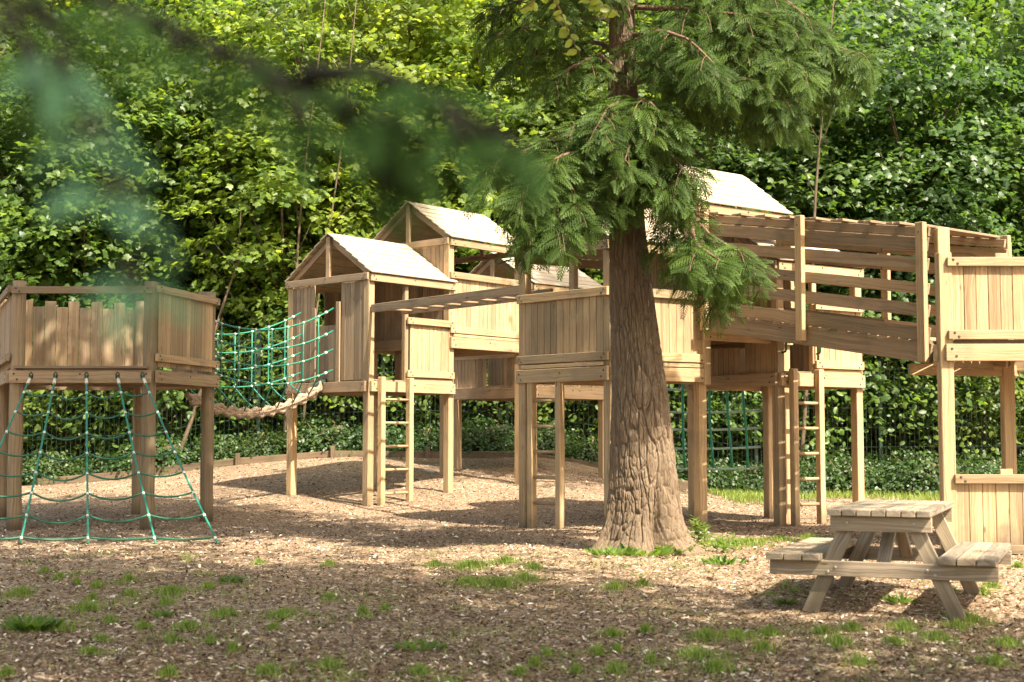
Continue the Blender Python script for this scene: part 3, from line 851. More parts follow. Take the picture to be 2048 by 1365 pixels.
# ------------------------------------------------------------------ rope bridge
def rope_bridge():
    T = empty('rope_bridge', (-3.9, 19.6, g(-3.9, 19.6)), 'sagging rope bridge of green netting over a thick braided rope', 'rope bridge')
    A_near = Vector((-4.05, 18.35, 0)); A_far = Vector((-4.75, 19.0, 0))
    c1 = cen4(T1)
    def onface(px):       # point on T1's left face at a picture column
        A, B, d, n = facevec(T1[3], T1[0], c1)
        k = (px - 1024) / F
        t = (k * A.y - A.x) / (d.x - k * d.y)
        return A + d * t + n * .10
    Bn = onface(676); Bf = onface(611)
    lv = [(2.66, 2.96), (2.43, 2.63), (2.20, 2.36), (1.98, 2.06)]
    sg = [.24, .23, .22, .21]
    rows = {}
    for nm, A, B, dz in (('near', A_near, Bn, 0.0), ('far', A_far, Bf, -.02)):
        for j, ((za, zb), s) in enumerate(zip(lv, sg)):
            p = A + Vector((0, 0, za + dz)); q = B + Vector((0, 0, zb + dz))
            pts = sag(p, q, s, 14); rows[(nm, j)] = pts
            mb = MB(); mb.tube(pts, .0115, 8, 0)
            for f in (1, 13): mb.tube([pts[f], pts[f].lerp(pts[f + 1], .22)], .021, 8, 1)
            for i in range(1, 8):
                f = i * 14 / 8; k0 = int(f); pp = pts[k0].lerp(pts[min(k0 + 1, 14)], f - k0); dd = (pts[min(k0 + 1, 14)] - pts[k0]).normalized() * .016
                mb.tube([pp - dd, pp + dd], .0155, 8, 1)
            mb.build('side_rope', [M['rope'], M['clamp']], T, 0)
    Am = (A_near + A_far) / 2 + Vector((.08, .05, 1.62)); Bm = onface(640) + Vector((.22, -.15, 1.76))
    Bm = (Bn + Bf) / 2 + Vector((.10, -.06, 1.83))
    core = sag(Am, Bm, .30, 60)
    def corep(f):
        x = f * 60; i = min(int(x), 59); return core[i].lerp(core[i + 1], x - i)
    for nm in ('near', 'far'):
        for i in range(1, 8):
            f = i / 8
            def on(j):
                pts = rows[(nm, j)]; x = f * 14; k0 = min(int(x), 13); return pts[k0].lerp(pts[k0 + 1], x - k0)
            mb = MB(); end = corep(min(1, max(0, f * .98 + .01))) + (Vector((.04, -.05, .03)) if nm == 'near' else Vector((-.04, .05, .03)))
            mb.tube([on(0), on(1), on(2), on(3), on(3).lerp(end, .5) + Vector((0, 0, -.02)), end], .0105, 8)
            mb.build('hanger_rope', M['rope'], T, 0)
    side = Vector((.64, .77, 0)).normalized()
    for k in range(3):
        pts = []; n = 150
        for i in range(n + 1):
            f = i / n; c = corep(f); ph = f * 2 * PI * 4.0 + k * 2 * PI / 3
            pts.append(c + Vector((0, 0, 1)) * .052 * math.sin(ph) + side * .042 * math.sin(2 * ph))
        mb = MB(); mb.tube(pts, .037, 12, var=.3 + .2 * k); mb.build('braided_strand', M['hemp'], T, 0)
    mb = MB(); e = core[-1]; dd = (core[-1] - core[-3]).normalized()
    for k in range(4):
        c = e - dd * (.02 + .035 * k); u = Vector((0, 0, 1)); r = .088
        ring = [c + (u * math.cos(x) + side * math.sin(x)) * r for x in [2 * PI * i / 16 for i in range(17)]]
        mb.tube(ring, .014, 6)
    mb.box(e - dd * .02, e + dd * .16, (0, 0, 1), .15, .10)
    mb.build('end_sling', M['sling'], T, 0)
rope_bridge()

# ------------------------------------------------------------------ flat climbing net between the back posts
def net_b():
    T = empty('climbing_net', (2.9, 19.3, g(2.9, 19.3)), 'upright green square-mesh net hung behind the big trunk under the right towers', 'rope net')
    Y = 19.3; xl, xr = 2.05, 3.42
    cols = [2.32, 2.70, 2.95, 3.17, 3.33]
    lv = [2.25, 2.03, 1.75, 1.44, 1.20, .94, .66]
    for i, x in enumerate(cols[:-1]):
        mb = MB(); mb.tube([Vector((x + .02 * j * .5 + .012 * math.sin(i + j), Y, z)) for j, z in enumerate(lv)], .018, 8)
        mb.build('upright_rope', M['rope_bright'], T, 0)
    for j, z in enumerate(lv):
        mb = MB(); mb.tube(sag((xl, Y + .004, z - .01), (xr, Y + .004, z + .01), .02, 10), .016, 8)
        for i, x in enumerate(cols[:-1]): mb.tube([Vector((x + .01 * j - .02, Y + .003, z - .008)), Vector((x + .01 * j + .025, Y + .003, z - .008))], .0165, 8, 1)
        mb.build('cross_rope', [M['rope_pale'], M['clamp']], T, 0)
net_b()

# ------------------------------------------------------------------ picnic table
def picnic_table():
    FLp = Vector((2.09, 9.36, 0)); u = Vector((.921, -.389, 0)); v = Vector((.389, .921, 0))   # u across, v along
    z0 = -.085; H = .615
    T = empty('picnic_table', tuple(FLp + u * .33 + v * .75 + Vector((0, 0, z0))), 'weathered wooden picnic table with two attached benches, standing on bark chips', 'picnic table')
    wt = .67; Lt = 1.52
    mg = M['greyboard']
    def P(a, b, z): return FLp + u * a + v * b + Vector((0, 0, z))
    mb = MB(); n = 7
    for i in range(n):
        c = (i + .5) * wt / n; mb.box(P(c, 0, H - .023), P(c, Lt, H - .023), u, wt / n - .007, .044, jit=.0)
    mb.build('table_top', mg, T, .004)
    zs = .315
    for b0 in (.09, Lt - .09):
        sgn = -1 if b0 < 1 else 1
        mb = MB(); mb.box(P(.01, b0, H - .046 - .052), P(wt - .005, b0, H - .046 - .052), (0, 0, 1), .10, .04)
        for a in (.12, wt - .12): mb.bolt(P(a, b0 + sgn * .021, H - .09), v * sgn, .011)
        mb.build('top_bearer', [mg, M['steel']], T)
        mb = MB(); mb.box(P(-.40, b0 - sgn * .0, zs - .048 - .05), P(wt + .40, b0, zs - .048 - .05), (0, 0, 1), .10, .04)
        for a, dz in ((.04, .0), (-.01, -.03), (wt - .04, .0), (wt + .01, -.03)): mb.bolt(P(a, b0 + sgn * .021, zs - .09 + dz), v * sgn, .011)
        mb.build('seat_bearer', [mg, M['steel']], T)
        for s in (-1, 1):
            m_ = wt / 2; mb = MB(); bb = b0 - sgn * .043
            mb.box(P(m_ + s * .19, bb, H - .05), P(m_ + s * .485, bb, z0 + (.02 if b0 < 1 else .03) - .03), u, .10, .042)
            mb.build('leg', mg, T)
    for s in (0, 1):
        base = -.40 if s == 0 else wt + .04
        mb = MB()
        for i in range(3):
            c = base + .05 + i * .122 + (.0 if s == 0 else .0); mb.box(P(c, -.02, zs - .023), P(c, Lt + .02, zs - .023), u, .113, .044)
        mb.build('bench_seat', mg, T, .004)
    for s, (ba, bb) in enumerate(((.10, .70), (Lt - .10, .82))):
        mb = MB(); mb.box(P(wt / 2, ba + (.03 if s == 0 else -.03), zs - .10), P(wt / 2, bb, H - .06), u, .085, .04); mb.build('brace', mg, T)
picnic_table()

# ------------------------------------------------------------------ weld-mesh fence and timber edging
def fence():
    T = empty('mesh_fence', (0, 28.2, g(0, 28.2)), 'tall green weld-mesh fence in front of the woodland', 'fence')
    x = -12.6; k = 0
    while x < 12.7:
        zb = g(x, 28.2); mb = MB(); mb.box((x, 28.2, zb - .1), (x, 28.2, zb + 2.6), (1, 0, 0), .07, .07); mb.build('fence_post', M['fence_green'], T, 0)
        if x < 12:
            mb = MB(); n = 26
            for i in range(1, n):
                xx = x + 2.5 * i / n; z = g(xx, 28.2); mb.box((xx, 28.15, z + .02), (xx, 28.15, z + 2.5), (1, 0, 0), .008, .008)
            for j in range(7):
                z = .1 + j * .39; mb.box((x, 28.145, zb + z), (x + 2.5, 28.145, g(x + 2.5, 28.2) + z), (0, 0, 1), .010, .010)
            mb.build('mesh_panel', M['fence_green'], T, 0)
        x += 2.5; k += 1
fence()
def edging():
    T = empty('timber_edging', (-2, 26.6, g(-2, 26.6)), 'low timber edging board holding back the mound of bark chips', 'edging')
    xs = [-9, -7, -5.2, -3.4, -1.6, .2, 2.0, 3.6]
    for x0, x1 in zip(xs[:-1], xs[1:]):
        mb = MB(); y0 = 26.7; mb.box((x0, y0, g(x0, 26.4) + .06), (x1 - .01, y0, g(x1, 26.4) + .06), (0, 0, 1), .18, .05); mb.build('edging_board', M['edge'], T)
        mb = MB(); mb.box((x1, y0 - .06, g(x1, 26.4) - .1), (x1, y0 - .06, g(x1, 26.4) + .24), (1, 0, 0), .08, .07); mb.build('stake', M['edge'], T)
edging()

# ------------------------------------------------------------------ big conifer
def hash2(ix, iy, s):
    h = np.sin(ix * 127.1 + iy * 311.7 + s * 74.7) * 43758.5453; return h - np.floor(h)
def worley(x, y, per, s=0):
    """F1 and F2-F1 on a plane that repeats every `per` cells in x"""
    ix = np.floor(x); iy = np.floor(y); d = []
    for dx in (-1, 0, 1):
        for dy in (-1, 0, 1):
            cx = ix + dx; cy = iy + dy; wx = np.mod(cx, per)
            px = cx + .15 + .7 * hash2(wx, cy, s); py = cy + .1 + .8 * hash2(wx, cy, s + 5)
            d.append(np.hypot(px - x, py - y))
    d = np.sort(np.stack(d), axis=0); return d[0], d[1] - d[0]
def vnoise(x, y, per, s=0):
    ix = np.floor(x); iy = np.floor(y); fx = x - ix; fy = y - iy; fx = fx * fx * (3 - 2 * fx); fy = fy * fy * (3 - 2 * fy)
    a = hash2(np.mod(ix, per), iy, s); b = hash2(np.mod(ix + 1, per), iy, s); c = hash2(np.mod(ix, per), iy + 1, s); d = hash2(np.mod(ix + 1, per), iy + 1, s)
    return (a * (1 - fx) + b * fx) * (1 - fy) + (c * (1 - fx) + d * fx) * fy
CX, CY = 1.25, 13.5
def trunk_c(z): return CX - .035 * z + .03 * np.sin(z * 1.3), CY + .02 * np.sin(z)
def trunk_r(z): return np.interp(z, [-.2, 0, .12, .3, .55, 1.0, 1.7, 2.4, 3.1, 4.8, 8, 12], [.47, .43, .36, .325, .305, .285, .245, .208, .172, .125, .08, .02])
def conifer_trunk(parent):
    nt, nz = 480, 640
    th = np.linspace(0, 2 * PI, nt, endpoint=False); z = np.concatenate([np.linspace(-.15, 5.2, nz), np.linspace(5.3, 12, 40)]); nz = len(z)
    TH, Z = np.meshgrid(th, z); u = TH / (2 * PI)
    r = trunk_r(Z)
    butt = np.exp(-np.clip(Z, 0, 9) / .36)
    r = r * (1 + butt * (.18 * np.cos(3 * TH + .6) + .17 * np.cos(5 * TH + 2.2) + .12 * np.cos(9 * TH + 1) * (.5 + .5 * np.cos(2 * TH))) + .035 * np.cos(2 * TH + Z))
    wx = (vnoise(u * 12, Z * 2.2, 12, 1) - .5) * .9 + (vnoise(u * 30, Z * 7, 30, 2) - .5) * .35
    wy = (vnoise(u * 12, Z * 2.5, 12, 3) - .5) * .9
    ux = u * 26 + wx; vy = Z * 2.6 + wy + .8 * vnoise(u * 6, Z * .8, 6, 4)
    f1, e = worley(ux, vy, 26)
    f1b, e2 = worley(u * 58 + wx * 2.2, Z * 8.5 + wy * 1.6, 58, 9)
    plate = np.clip(e / .20, 0, 1) ** .7
    plate2 = np.clip(e2 / .3, 0, 1) ** .7
    fib = vnoise(u * 130, Z * 7, 130, 7) * .6 + vnoise(u * 70, Z * 14, 70, 17) * .6
    amp = np.interp(Z, [0, 1, 3, 6], [.030, .028, .021, .012])
    d = amp * (plate - .75) + amp * .40 * (plate2 - .6) + .010 * (fib - .5) + .016 * (vnoise(u * 9, Z * 2, 9, 8) - .5)
    # a hollow near the foot on the right
    hol = np.exp(-(((TH - (1.5 * PI + .42)) / .17) ** 2 + ((Z - .22) / .20) ** 2)); d = d - .09 * hol
    r = r + d; cx, cy = trunk_c(Z)
    Vv = np.stack([cx + r * np.cos(TH), cy + r * np.sin(TH), Z], -1).reshape(-1, 3)
    i = np.arange(nz - 1)[:, None] * nt; j = np.arange(nt)[None]; j2 = (j + 1) % nt
    Tt = np.stack([i + j, i + j2, i + nt + j2, i + nt + j], -1).reshape(-1, 4)
    o = link('trunk', fast_mesh('conifer_trunk', Vv, Tt, M['bark'], smooth_=True), parent)

def frond_shape(nb=8, nt=4):
    """a flat arching cypress spray, one unit long: stem, side branchlets and short toothed tips"""
    V_ = []; Tt = []
    def q(p, d, L, w):
        d = np.array(d); s = np.array([-d[1], d[0], 0]); p = np.array(p); b = len(V_)
        V_.extend([p, p + d * L * .45 + s * w, p + d * L, p + d * L * .45 - s * w]); Tt.extend([(b, b + 1, b + 2), (b, b + 2, b + 3)])
    q((0, 0, 0), (1, 0, 0), 1.0, .009)
    for i in range(nb):
        x = .10 + .84 * i / (nb - 1); L = .50 * (1 - .75 * (x ** 1.2))
        for s in (-1, 1):
            a = math.radians(50 - 16 * x + (6 if s > 0 else -3)); d = (math.cos(a), s * math.sin(a), 0); xx = x + (.045 if s > 0 else 0)
            q((xx, 0, 0), d, L, .013)
            for t in range(nt):
                f = .2 + .72 * t / nt; pl = np.array([xx, 0, 0]) + np.array(d) * L * f
                for s2 in (-1, 1):
                    a2 = a * s + s2 * math.radians(34); q(pl, (math.cos(a2), math.sin(a2), 0), .075 * (1 - .45 * f), .0105)
    V_ = np.array(V_); V_[:, 2] = -.42 * V_[:, 0] ** 2 - .9 * np.abs(V_[:, 1]) ** 1.6
    return V_, np.array(Tt)
FR = frond_shape()
def conifer_foliage(limbs, parent, seed, fr_size=.27, matname='cypress', nm='foliage', sec_step=.17, sec_len=(.28, .62), limb_r=.03, per=6, droopk=1.0, start=.22, rootmat='twig'):
    rng = np.random.RandomState(seed); P = []; D = []; S = []; Vr = []
    tw = MB()
    for (pts, dens) in limbs:
        pts = [Vector(p) for p in pts]
        # resample the limb
        seg = []; L = 0
        for a, b in zip(pts[:-1], pts[1:]):
            k = max(2, int((b - a).length / .06))
            for i in range(k): seg.append(a.lerp(b, i / k))
        seg.append(pts[-1]); n = len(seg)
        lm = MB(); lm.tube(seg[::3] + ([seg[-1]] if (n - 1) % 3 else []), [limb_r * (1 - .8 * i / max(1, len(seg[::3]))) for i in range(len(seg[::3]) + (1 if (n - 1) % 3 else 0))], 7, var=.5)
        lm.build('limb', M[rootmat], parent, 0)
        step = max(1, int(sec_step / .06 / dens)); cv = rng.randn() * .12
        for i in range(int(n * start), n, step):
            c = seg[i]; t = (seg[min(i + 1, n - 1)] - seg[max(i - 1, 0)]).normalized()
            sd = t.cross(Vector((0, 0, 1))).normalized()
            for rep in range(2):
                s = 1 if rep else -1
                dirv = (t * rng.uniform(.1, .9) + sd * s * rng.uniform(.2, 1.0) + Vector((0, 0, rng.uniform(-.5, .25)))).normalized()
                Ls = rng.uniform(*sec_len) * (1.15 - .5 * i / n)
                m = per; prev = c; p2 = [c]
                for j in range(1, m + 1):
                    dirv = (dirv + Vector((0, 0, -.24 * droopk))).normalized()
                    q = prev + dirv * Ls / m; p2.append(q)
                    sd2 = dirv.cross(Vector((0, 0, 1)));
                    if sd2.length < .05: sd2 = Vector((1, 0, 0))
                    sd2.normalize()
                    sg = 1 if j % 2 else -1
                    fd = dirv * .55 + sd2 * sg * .75 + Vector((0, -.15, .12))
                    P.append(q); D.append(fd); S.append(fr_size * rng.uniform(.6, 1.15) * (1.0 - .25 * j / m)); Vr.append(.45 + cv + rng.randn() * .2 + .12 * j / m)
                    prev = q
                P.append(prev); D.append(dirv); S.append(fr_size * .8); Vr.append(.7 + rng.randn() * .15)
                tw.tube(p2, .0035, 4, var=.5, caps=False)
    P = np.array([tuple(p) for p in P]); D = np.array([tuple(d) for d in D]); n = len(P)
    D = D + rng.randn(n, 3) * .22
    nr = np.stack([rng.randn(n) * .45, rng.randn(n) * .45 - .75, np.ones(n) * .65], 1)
    Vv, Tt, v = bake(FR[0], FR[1], frames(nr, D) if False else frames_x(D, nr), np.array(S), P, np.clip(np.array(Vr), 0, 1))
    o = link(nm, fast_mesh(nm, Vv, Tt, M[matname], v), parent)
    o = tw.build('twigs', M[rootmat], parent, 0); o['kind'] = 'stuff'
    return len(P)
def frames_x(fwd, nrm):
    x = fwd / (np.linalg.norm(fwd, axis=1, keepdims=True) + 1e-9)
    z = nrm - x * np.sum(nrm * x, axis=1, keepdims=True); z /= np.linalg.norm(z, axis=1, keepdims=True) + 1e-9
    return np.stack([x, np.cross(z, x), z], axis=2)

def conifer():
    T = empty('conifer_tree', (CX, CY, g(CX, CY)), 'large conifer with furrowed bark and drooping green sprays in front of the towers', 'tree')
    conifer_trunk(T)
    def tp(z): cx, cy = trunk_c(z); return (float(cx), float(cy), z)
    def A(px, py, Y): return tuple(at(px, py, Y))
    limbs = [
        # left middle mass
        ([tp(3.95), A(1180, 262, 13.1), A(1090, 285, 12.9), A(985, 330, 12.8)], 1.0),
        ([tp(3.9), A(1190, 300, 12.9), A(1120, 310, 12.5), A(1040, 385, 12.3)], 1.1),
        ([tp(3.6), A(1200, 350, 12.8), A(1120, 370, 12.5), A(1060, 440, 12.4)], 1.1),
        ([tp(3.5), A(1210, 380, 12.8), A(1150, 400, 12.5), A(1110, 450, 12.3)], 1.1),
        ([tp(3.4), A(1200, 400, 13.3), A(1130, 425, 13.4), A(1050, 470, 13.5)], 1.0),
        ([tp(4.0), A(1200, 230, 13.2), A(1130, 262, 12.9), A(1040, 300, 13.2)], .8),
        # front of the trunk
        ([tp(4.3), A(1240, 205, 13.0), A(1215, 215, 12.6), A(1190, 260, 12.4)], 1.1),
        ([tp(4.3), A(1275, 200, 13.0), A(1300, 205, 12.6), A(1335, 240, 12.4)], 1.1),
        ([tp(3.9), A(1270, 270, 12.9), A(1262, 285, 12.5), A(1250, 320, 12.3)], 1.0),
        ([tp(3.8), A(1300, 300, 13.0), A(1335, 305, 12.7), A(1365, 335, 12.5)], 1.0),
        ([tp(3.6), A(1300, 330, 13.0), A(1330, 345, 12.7), A(1350, 380, 12.5)], 1.1),
        ([tp(3.9), A(1320, 280, 13.3), A(1360, 285, 13.2), A(1400, 310, 13.2)], .5),
        # thin right limb with hanging sprays
        ([tp(3.5), A(1350, 385, 13.2), A(1400, 450, 13.0), A(1430, 480, 12.9), A(1475, 500, 12.8), A(1500, 520, 12.8)], .7),
        ([A(1395, 440, 13.0), A(1380, 470, 12.8), A(1400, 500, 12.7), A(1440, 520, 12.6)], 1.3),
        ([A(1400, 450, 13.0), A(1430, 500, 13.1), A(1450, 540, 13.1), A(1430, 560, 13.1)], 1.2),
        ([A(1350, 400, 13.2), A(1345, 470, 13.1), A(1355, 510, 13.1), A(1370, 540, 13.1)], 1.0),
        # upper right mass
        ([tp(5.0), A(1340, 60, 13.2), A(1430, 75, 12.9), A(1520, 90, 12.7), A(1600, 130, 12.6)], 1.2),
        ([tp(5.3), A(1380, 20, 13.0), A(1480, 30, 12.8), A(1580, 60, 12.8), A(1720, 110, 12.9)], 1.1),
        ([tp(4.7), A(1340, 120, 13.0), A(1420, 140, 12.7), A(1500, 160, 12.6), A(1570, 200, 12.6)], 1.2),
        ([tp(4.5), A(1330, 150, 13.3), A(1400, 180, 13.4), A(1480, 200, 13.5), A(1560, 230, 13.6)], 1.1),
        ([tp(4.6), A(1350, 90, 13.6), A(1450, 110, 13.9), A(1560, 130, 14.2), A(1660, 170, 14.4)], 1.1),
        ([tp(5.6), A(1350, -40, 13.2), A(1450, -40, 13.0), A(1560, -10, 12.9), A(1620, 40, 12.9)], 1.1),
        ([tp(4.9), A(1320, 60, 12.9), A(1380, 80, 12.4), A(1430, 130, 12.2)], .9),
        # upper left mass
        ([tp(5.1), A(1190, 30, 13.4), A(1110, 50, 13.5), A(1010, 60, 13.6)], .9),
        ([tp(5.4), A(1180, -20, 13.6), A(1080, -10, 13.9), A(980, 20, 14.1)], .9),
        ([tp(4.8), A(1190, 80, 13.8), A(1120, 100, 14.0), A(1030, 120, 14.2)], .8),
        ([tp(4.6), A(1200, 110, 13.2), A(1150, 130, 13.0), A(1090, 170, 12.9)], .6),
        ([tp(5.7), A(1220, -40, 13.0), A(1170, -40, 12.8), A(1100, 0, 12.6)], .9),
    ]
    rr = random.Random(5)
    for i in range(17):          # the rest of the crown, above the view
        z = 6.0 + i * .36; a = i * 2.4; L = 1.4 * (1 - (z - 6) / 9) + .2
        c = tp(min(z, 11.8)); limbs.append(([c, (c[0] + math.cos(a) * L * .5, c[1] + math.sin(a) * L * .5, z - .05), (c[0] + math.cos(a) * L, c[1] + math.sin(a) * L, z - .35)], .45))
    n = conifer_foliage(limbs, T, 21, fr_size=.265, sec_step=.12, per=6, sec_len=(.22, .52))
    print('conifer fronds', n)
conifer()

# ------------------------------------------------------------------ out-of-focus conifer close to the camera
def near_conifer():
    T = empty('overhanging_conifer', (-1.6, .7, g(-1.6, .7)), 'blurred dark conifer branches hanging close overhead, out of focus', 'tree')
    mb = MB(); mb.tube([(-1.6, .7, g(-1.6, .7) - .1), (-1.58, .7, 1.5), (-1.55, .72, 3.2), (-1.5, .75, 4.5)], [.16, .13, .10, .03], 14); mb.build('trunk', M['bark'], T, 0)
    def A(px, py, Y): return tuple(at(px, py, Y))
    limbs = [
        ([(-1.56, .7, 2.0), A(-200, -160, 1.0), A(190, -10, .98), A(350, 60, .97), A(480, 112, .96), A(600, 175, .95), A(720, 215, .95), A(800, 250, .95)], 1.2),
        ([A(600, 150, .95), A(700, 130, .95), A(800, 160, .95), A(900, 215, .95), A(965, 250, .95)], 1.2),
        ([A(640, 190, .97), A(700, 250, .97), A(760, 290, .97)], 1.2),
        ([(-1.57, .7, 1.9), A(-300, -200, .9), A(-40, -60, .85), A(20, 20, .80), A(60, 90, .80)], .8),
    ]
    conifer_foliage(limbs, T, 4, fr_size=.05, matname='near_cypress', nm='foliage', sec_step=.09, sec_len=(.03, .07), limb_r=.009, per=2, start=.36, rootmat='near_bark')
    limbs = [([A(90, 30, .66), A(150, 170, .66), A(215, 300, .64), A(255, 430, .62), A(262, 640, .62)], .5)]
    conifer_foliage(limbs, T, 6, fr_size=.032, matname='near_cypress_pale', nm='foliage', sec_step=.07, sec_len=(.008, .022), limb_r=.0008, per=2, start=.15, rootmat='near_bark')
near_conifer()

# ------------------------------------------------------------------ woodland
def tree_mesh(seed, H, rad, base, nC, nper, size, shape, matname, name, lean=0.0):
    """crown mesh and trunk mesh around the origin"""
    rng = np.random.RandomState(seed)
    # cluster centres mostly near the surface of an uneven ellipsoid
    d = rng.randn(nC, 3); d /= np.linalg.norm(d, axis=1, keepdims=True)
    bump = 1 + .22 * np.sin(3 * np.arctan2(d[:, 1], d[:, 0]) + seed) + .15 * np.sin(5 * d[:, 2] + 2 * seed)
    rr = (rng.rand(nC) ** .45) * bump
    c = d * rr[:, None] * np.array([rad, rad, (H - base) / 2]); c[:, 2] += (H + base) / 2; c[:, 0] += lean
    od = d.copy(); od[:, 2] = 0; od += rng.randn(nC, 3) * .2
    V, T, v = leaf_clusters(c, od, nper, .62, size, shape, rng, size=size)
    crown = fast_mesh(name + '_crown', V, T, M[matname], v)
    mb = MB(); r2 = random.Random(seed)
    bend = [Vector((r2.uniform(-.25, .25) * i * .4 + lean * (i / 7) ** 2, r2.uniform(-.25, .25) * i * .4, H * .92 * i / 7 - (.3 if i == 0 else 0))) for i in range(8)]
    mb.tube(bend, [.13 * (1 - i / 8.5) + .01 for i in range(8)], 9, var=.5)
    order = list(range(nC)); r2.shuffle(order)
    if lean: order = sorted(order, key=lambda q: -c[q][2])[:60:4]      # high crowns: limbs only near the top
    for i in order[:34]:
        t = Vector(c[i]); z0 = max(.6, t.z - 1.6 - r2.random() * 1.2); f = min(6.9, max(0, z0 / (H * .92) * 7)); k = int(f)
        s = bend[k].lerp(bend[k + 1], f - k); mid = s.lerp(t, .5) + Vector((0, 0, -.15))
        mb.tube([s, mid, t], [.035, .022, .008], 5, var=.5, caps=False)
    return crown, mb
protos = {}
def proto(key, *a):
    crown, mb = tree_mesh(*a); tr = mb.build('trunk', M['bark2'], None, 0)
    me = tr.data; bpy.data.objects.remove(tr); protos[key] = (crown, me)
proto('mapleA', 101, 10.5, 2.7, 1.4, 520, 38, .155, MAPLE, 'maple', 'mapleA')
proto('mapleB', 102, 11.5, 2.6, 1.6, 520, 38, .155, MAPLE, 'maple_bright', 'mapleB')
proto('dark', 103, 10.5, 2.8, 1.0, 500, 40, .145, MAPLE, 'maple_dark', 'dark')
proto('overhead', 106, 11.8, 3.3, 5.6, 560, 32, .15, OVAL, 'maple', 'overhead')
proto('leaning', 107, 11.8, 3.3, 5.8, 640, 32, .15, OVAL, 'maple', 'leaning', 2.9)
proto('bowed', 108, 13.0, 2.1, 9.0, 300, 32, .16, OVAL, 'maple', 'bowed', -4.2)
proto('reaching', 109, 11.8, 3.4, 6.2, 640, 32, .15, OVAL, 'maple', 'reaching', 4.6)
proto('shrub', 104, 3.6, 1.5, .2, 150, 34, .115, OVAL, 'maple', 'shrub')
proto('ivy', 105, 1.0, .95, 0.0, 75, 34, .085, IVY, 'ivy', 'ivy')
def place(key, name, x, y, s, rot, label, cat, group, sz=None):
    T = empty(name, (x, y, g(x, y) - .05), label, cat, group)
    T.rotation_euler = (0, 0, rot); T.scale = (s, s, sz or s)
    for me, nm in ((protos[key][0], 'crown'), (protos[key][1], 'trunk')):
        o = bpy.data.objects.new(nm, me); COL.objects.link(o); o.parent = T
    return T
ROW = [  # key, x, y, scale, label
    ('dark', -11.6, 31.0, 1.0, 'shaded broadleaf tree at the far left behind the log platform'),
    ('mapleA', -9.3, 30.3, 1.0, 'maple directly behind the log platform, second from the left edge'),
    ('mapleA', -6.9, 31.4, 1.1, 'maple whose layered boughs rise over the gap between log platform and rope bridge'),
    ('mapleB', -4.9, 29.9, .92, 'bright yellow-green maple above the rope bridge tower roof'),
    ('mapleB', -2.6, 31.3, 1.05, 'sunlit maple rising above the ridge of the taller left tower'),
    ('mapleB', -.3, 31.0, 1.0, 'pale green maple just left of the conifer crown'),
    ('mapleA', 2.0, 31.5, 1.05, 'maple mostly hidden behind the conifer trunk and sprays'),
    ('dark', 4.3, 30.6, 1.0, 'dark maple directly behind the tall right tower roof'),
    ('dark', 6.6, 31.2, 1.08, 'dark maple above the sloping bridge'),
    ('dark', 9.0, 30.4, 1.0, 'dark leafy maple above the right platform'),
    ('mapleA', 11.6, 31.4, 1.1, 'maple at the far right edge of the woodland'),
]
for i, (k, x, y, s, lab) in enumerate(ROW):
    place(k, 'maple_tree', x, y, s, i * 1.7, lab, 'tree', 'maples lined up behind the fence')
for i, x in enumerate([-14.5, -11.6, -8.6, -5.6, -2.7, .2, 3.1, 6.0, 9.2, 12.4]):
    place(['mapleA', 'mapleB', 'dark'][i % 3] if x < 3 else 'dark', 'maple_tree', x, 36.2 + (i % 2) * 1.6, 1.30, i * 2.3 + 1, 'tall maple in the second row of the woodland, showing between the nearer crowns', 'tree', 'maples of the second woodland row')
for i in range(9):
    x = -18 + i * 4.6
    place(['dark', 'mapleA'][i % 2], 'maple_tree', x, 44 + (i % 2) * 2, 1.55, i * 1.1, 'distant tall maple deep in the woodland, glimpsed through nearer leaves', 'tree', 'maples deep in the woodland')
# understorey along the fence
SH = [(-11.2, 'leafy shrub at the far left behind the log platform posts'), (-9.2, 'leafy shrub behind the scramble net'), (-7.3, 'leafy shrub right of the log platform, low behind the fence'),
      (-5.4, 'leafy shrub under the braided rope of the rope bridge'), (-3.7, 'leafy shrub behind the ladder of the gabled left tower'), (-1.9, 'sunlit shrub under the farthest low tower'),
      (-.2, 'sunlit shrub left of the nearest tower ladder'), (1.5, 'shrub between the nearest tower ladder and the trunk'), (3.1, 'shrub behind the upright square-mesh net'),
      (4.7, 'shrub behind the ladder with green grab handles'), (6.2, 'shrub between the two right-hand ladders and the platform post'), (7.8, 'large-leaved shrub under the sloping bridge'), (9.4, 'large-leaved shrub seen under the right platform'), (11.2, 'shrub at the far right edge behind the platform')]
for i, (x, lab) in enumerate(SH):
    place('shrub', 'shrub', x, 29.1 + .35 * (i % 2), 1.0 + .12 * (i % 3), i * 1.3, lab, 'shrub', 'shrubs behind the mesh fence')
for i in range(22):
    x = -11.2 + i * 1.07
    s_ = [.62, .8, .7][i % 3]
    place('ivy', 'ivy_clump', x, 27.45 + .25 * (i % 2), s_, i * 2.1, 'low ivy clump creeping along the foot of the mesh fence', 'ivy', 'ivy clumps along the foot of the fence')
for i, (x, y, s_) in enumerate([(5.3, 26.6, .55), (6.4, 26.9, .75), (7.6, 26.5, .9), (8.8, 26.9, .7), (10, 26.4, .8)]):
    place('ivy', 'ivy_clump', x, y, s_, i * 1.3 + .5, 'leafy undergrowth clump on the grass edge at the right, in front of the fence', 'ivy', 'undergrowth clumps on the right-hand grass edge')

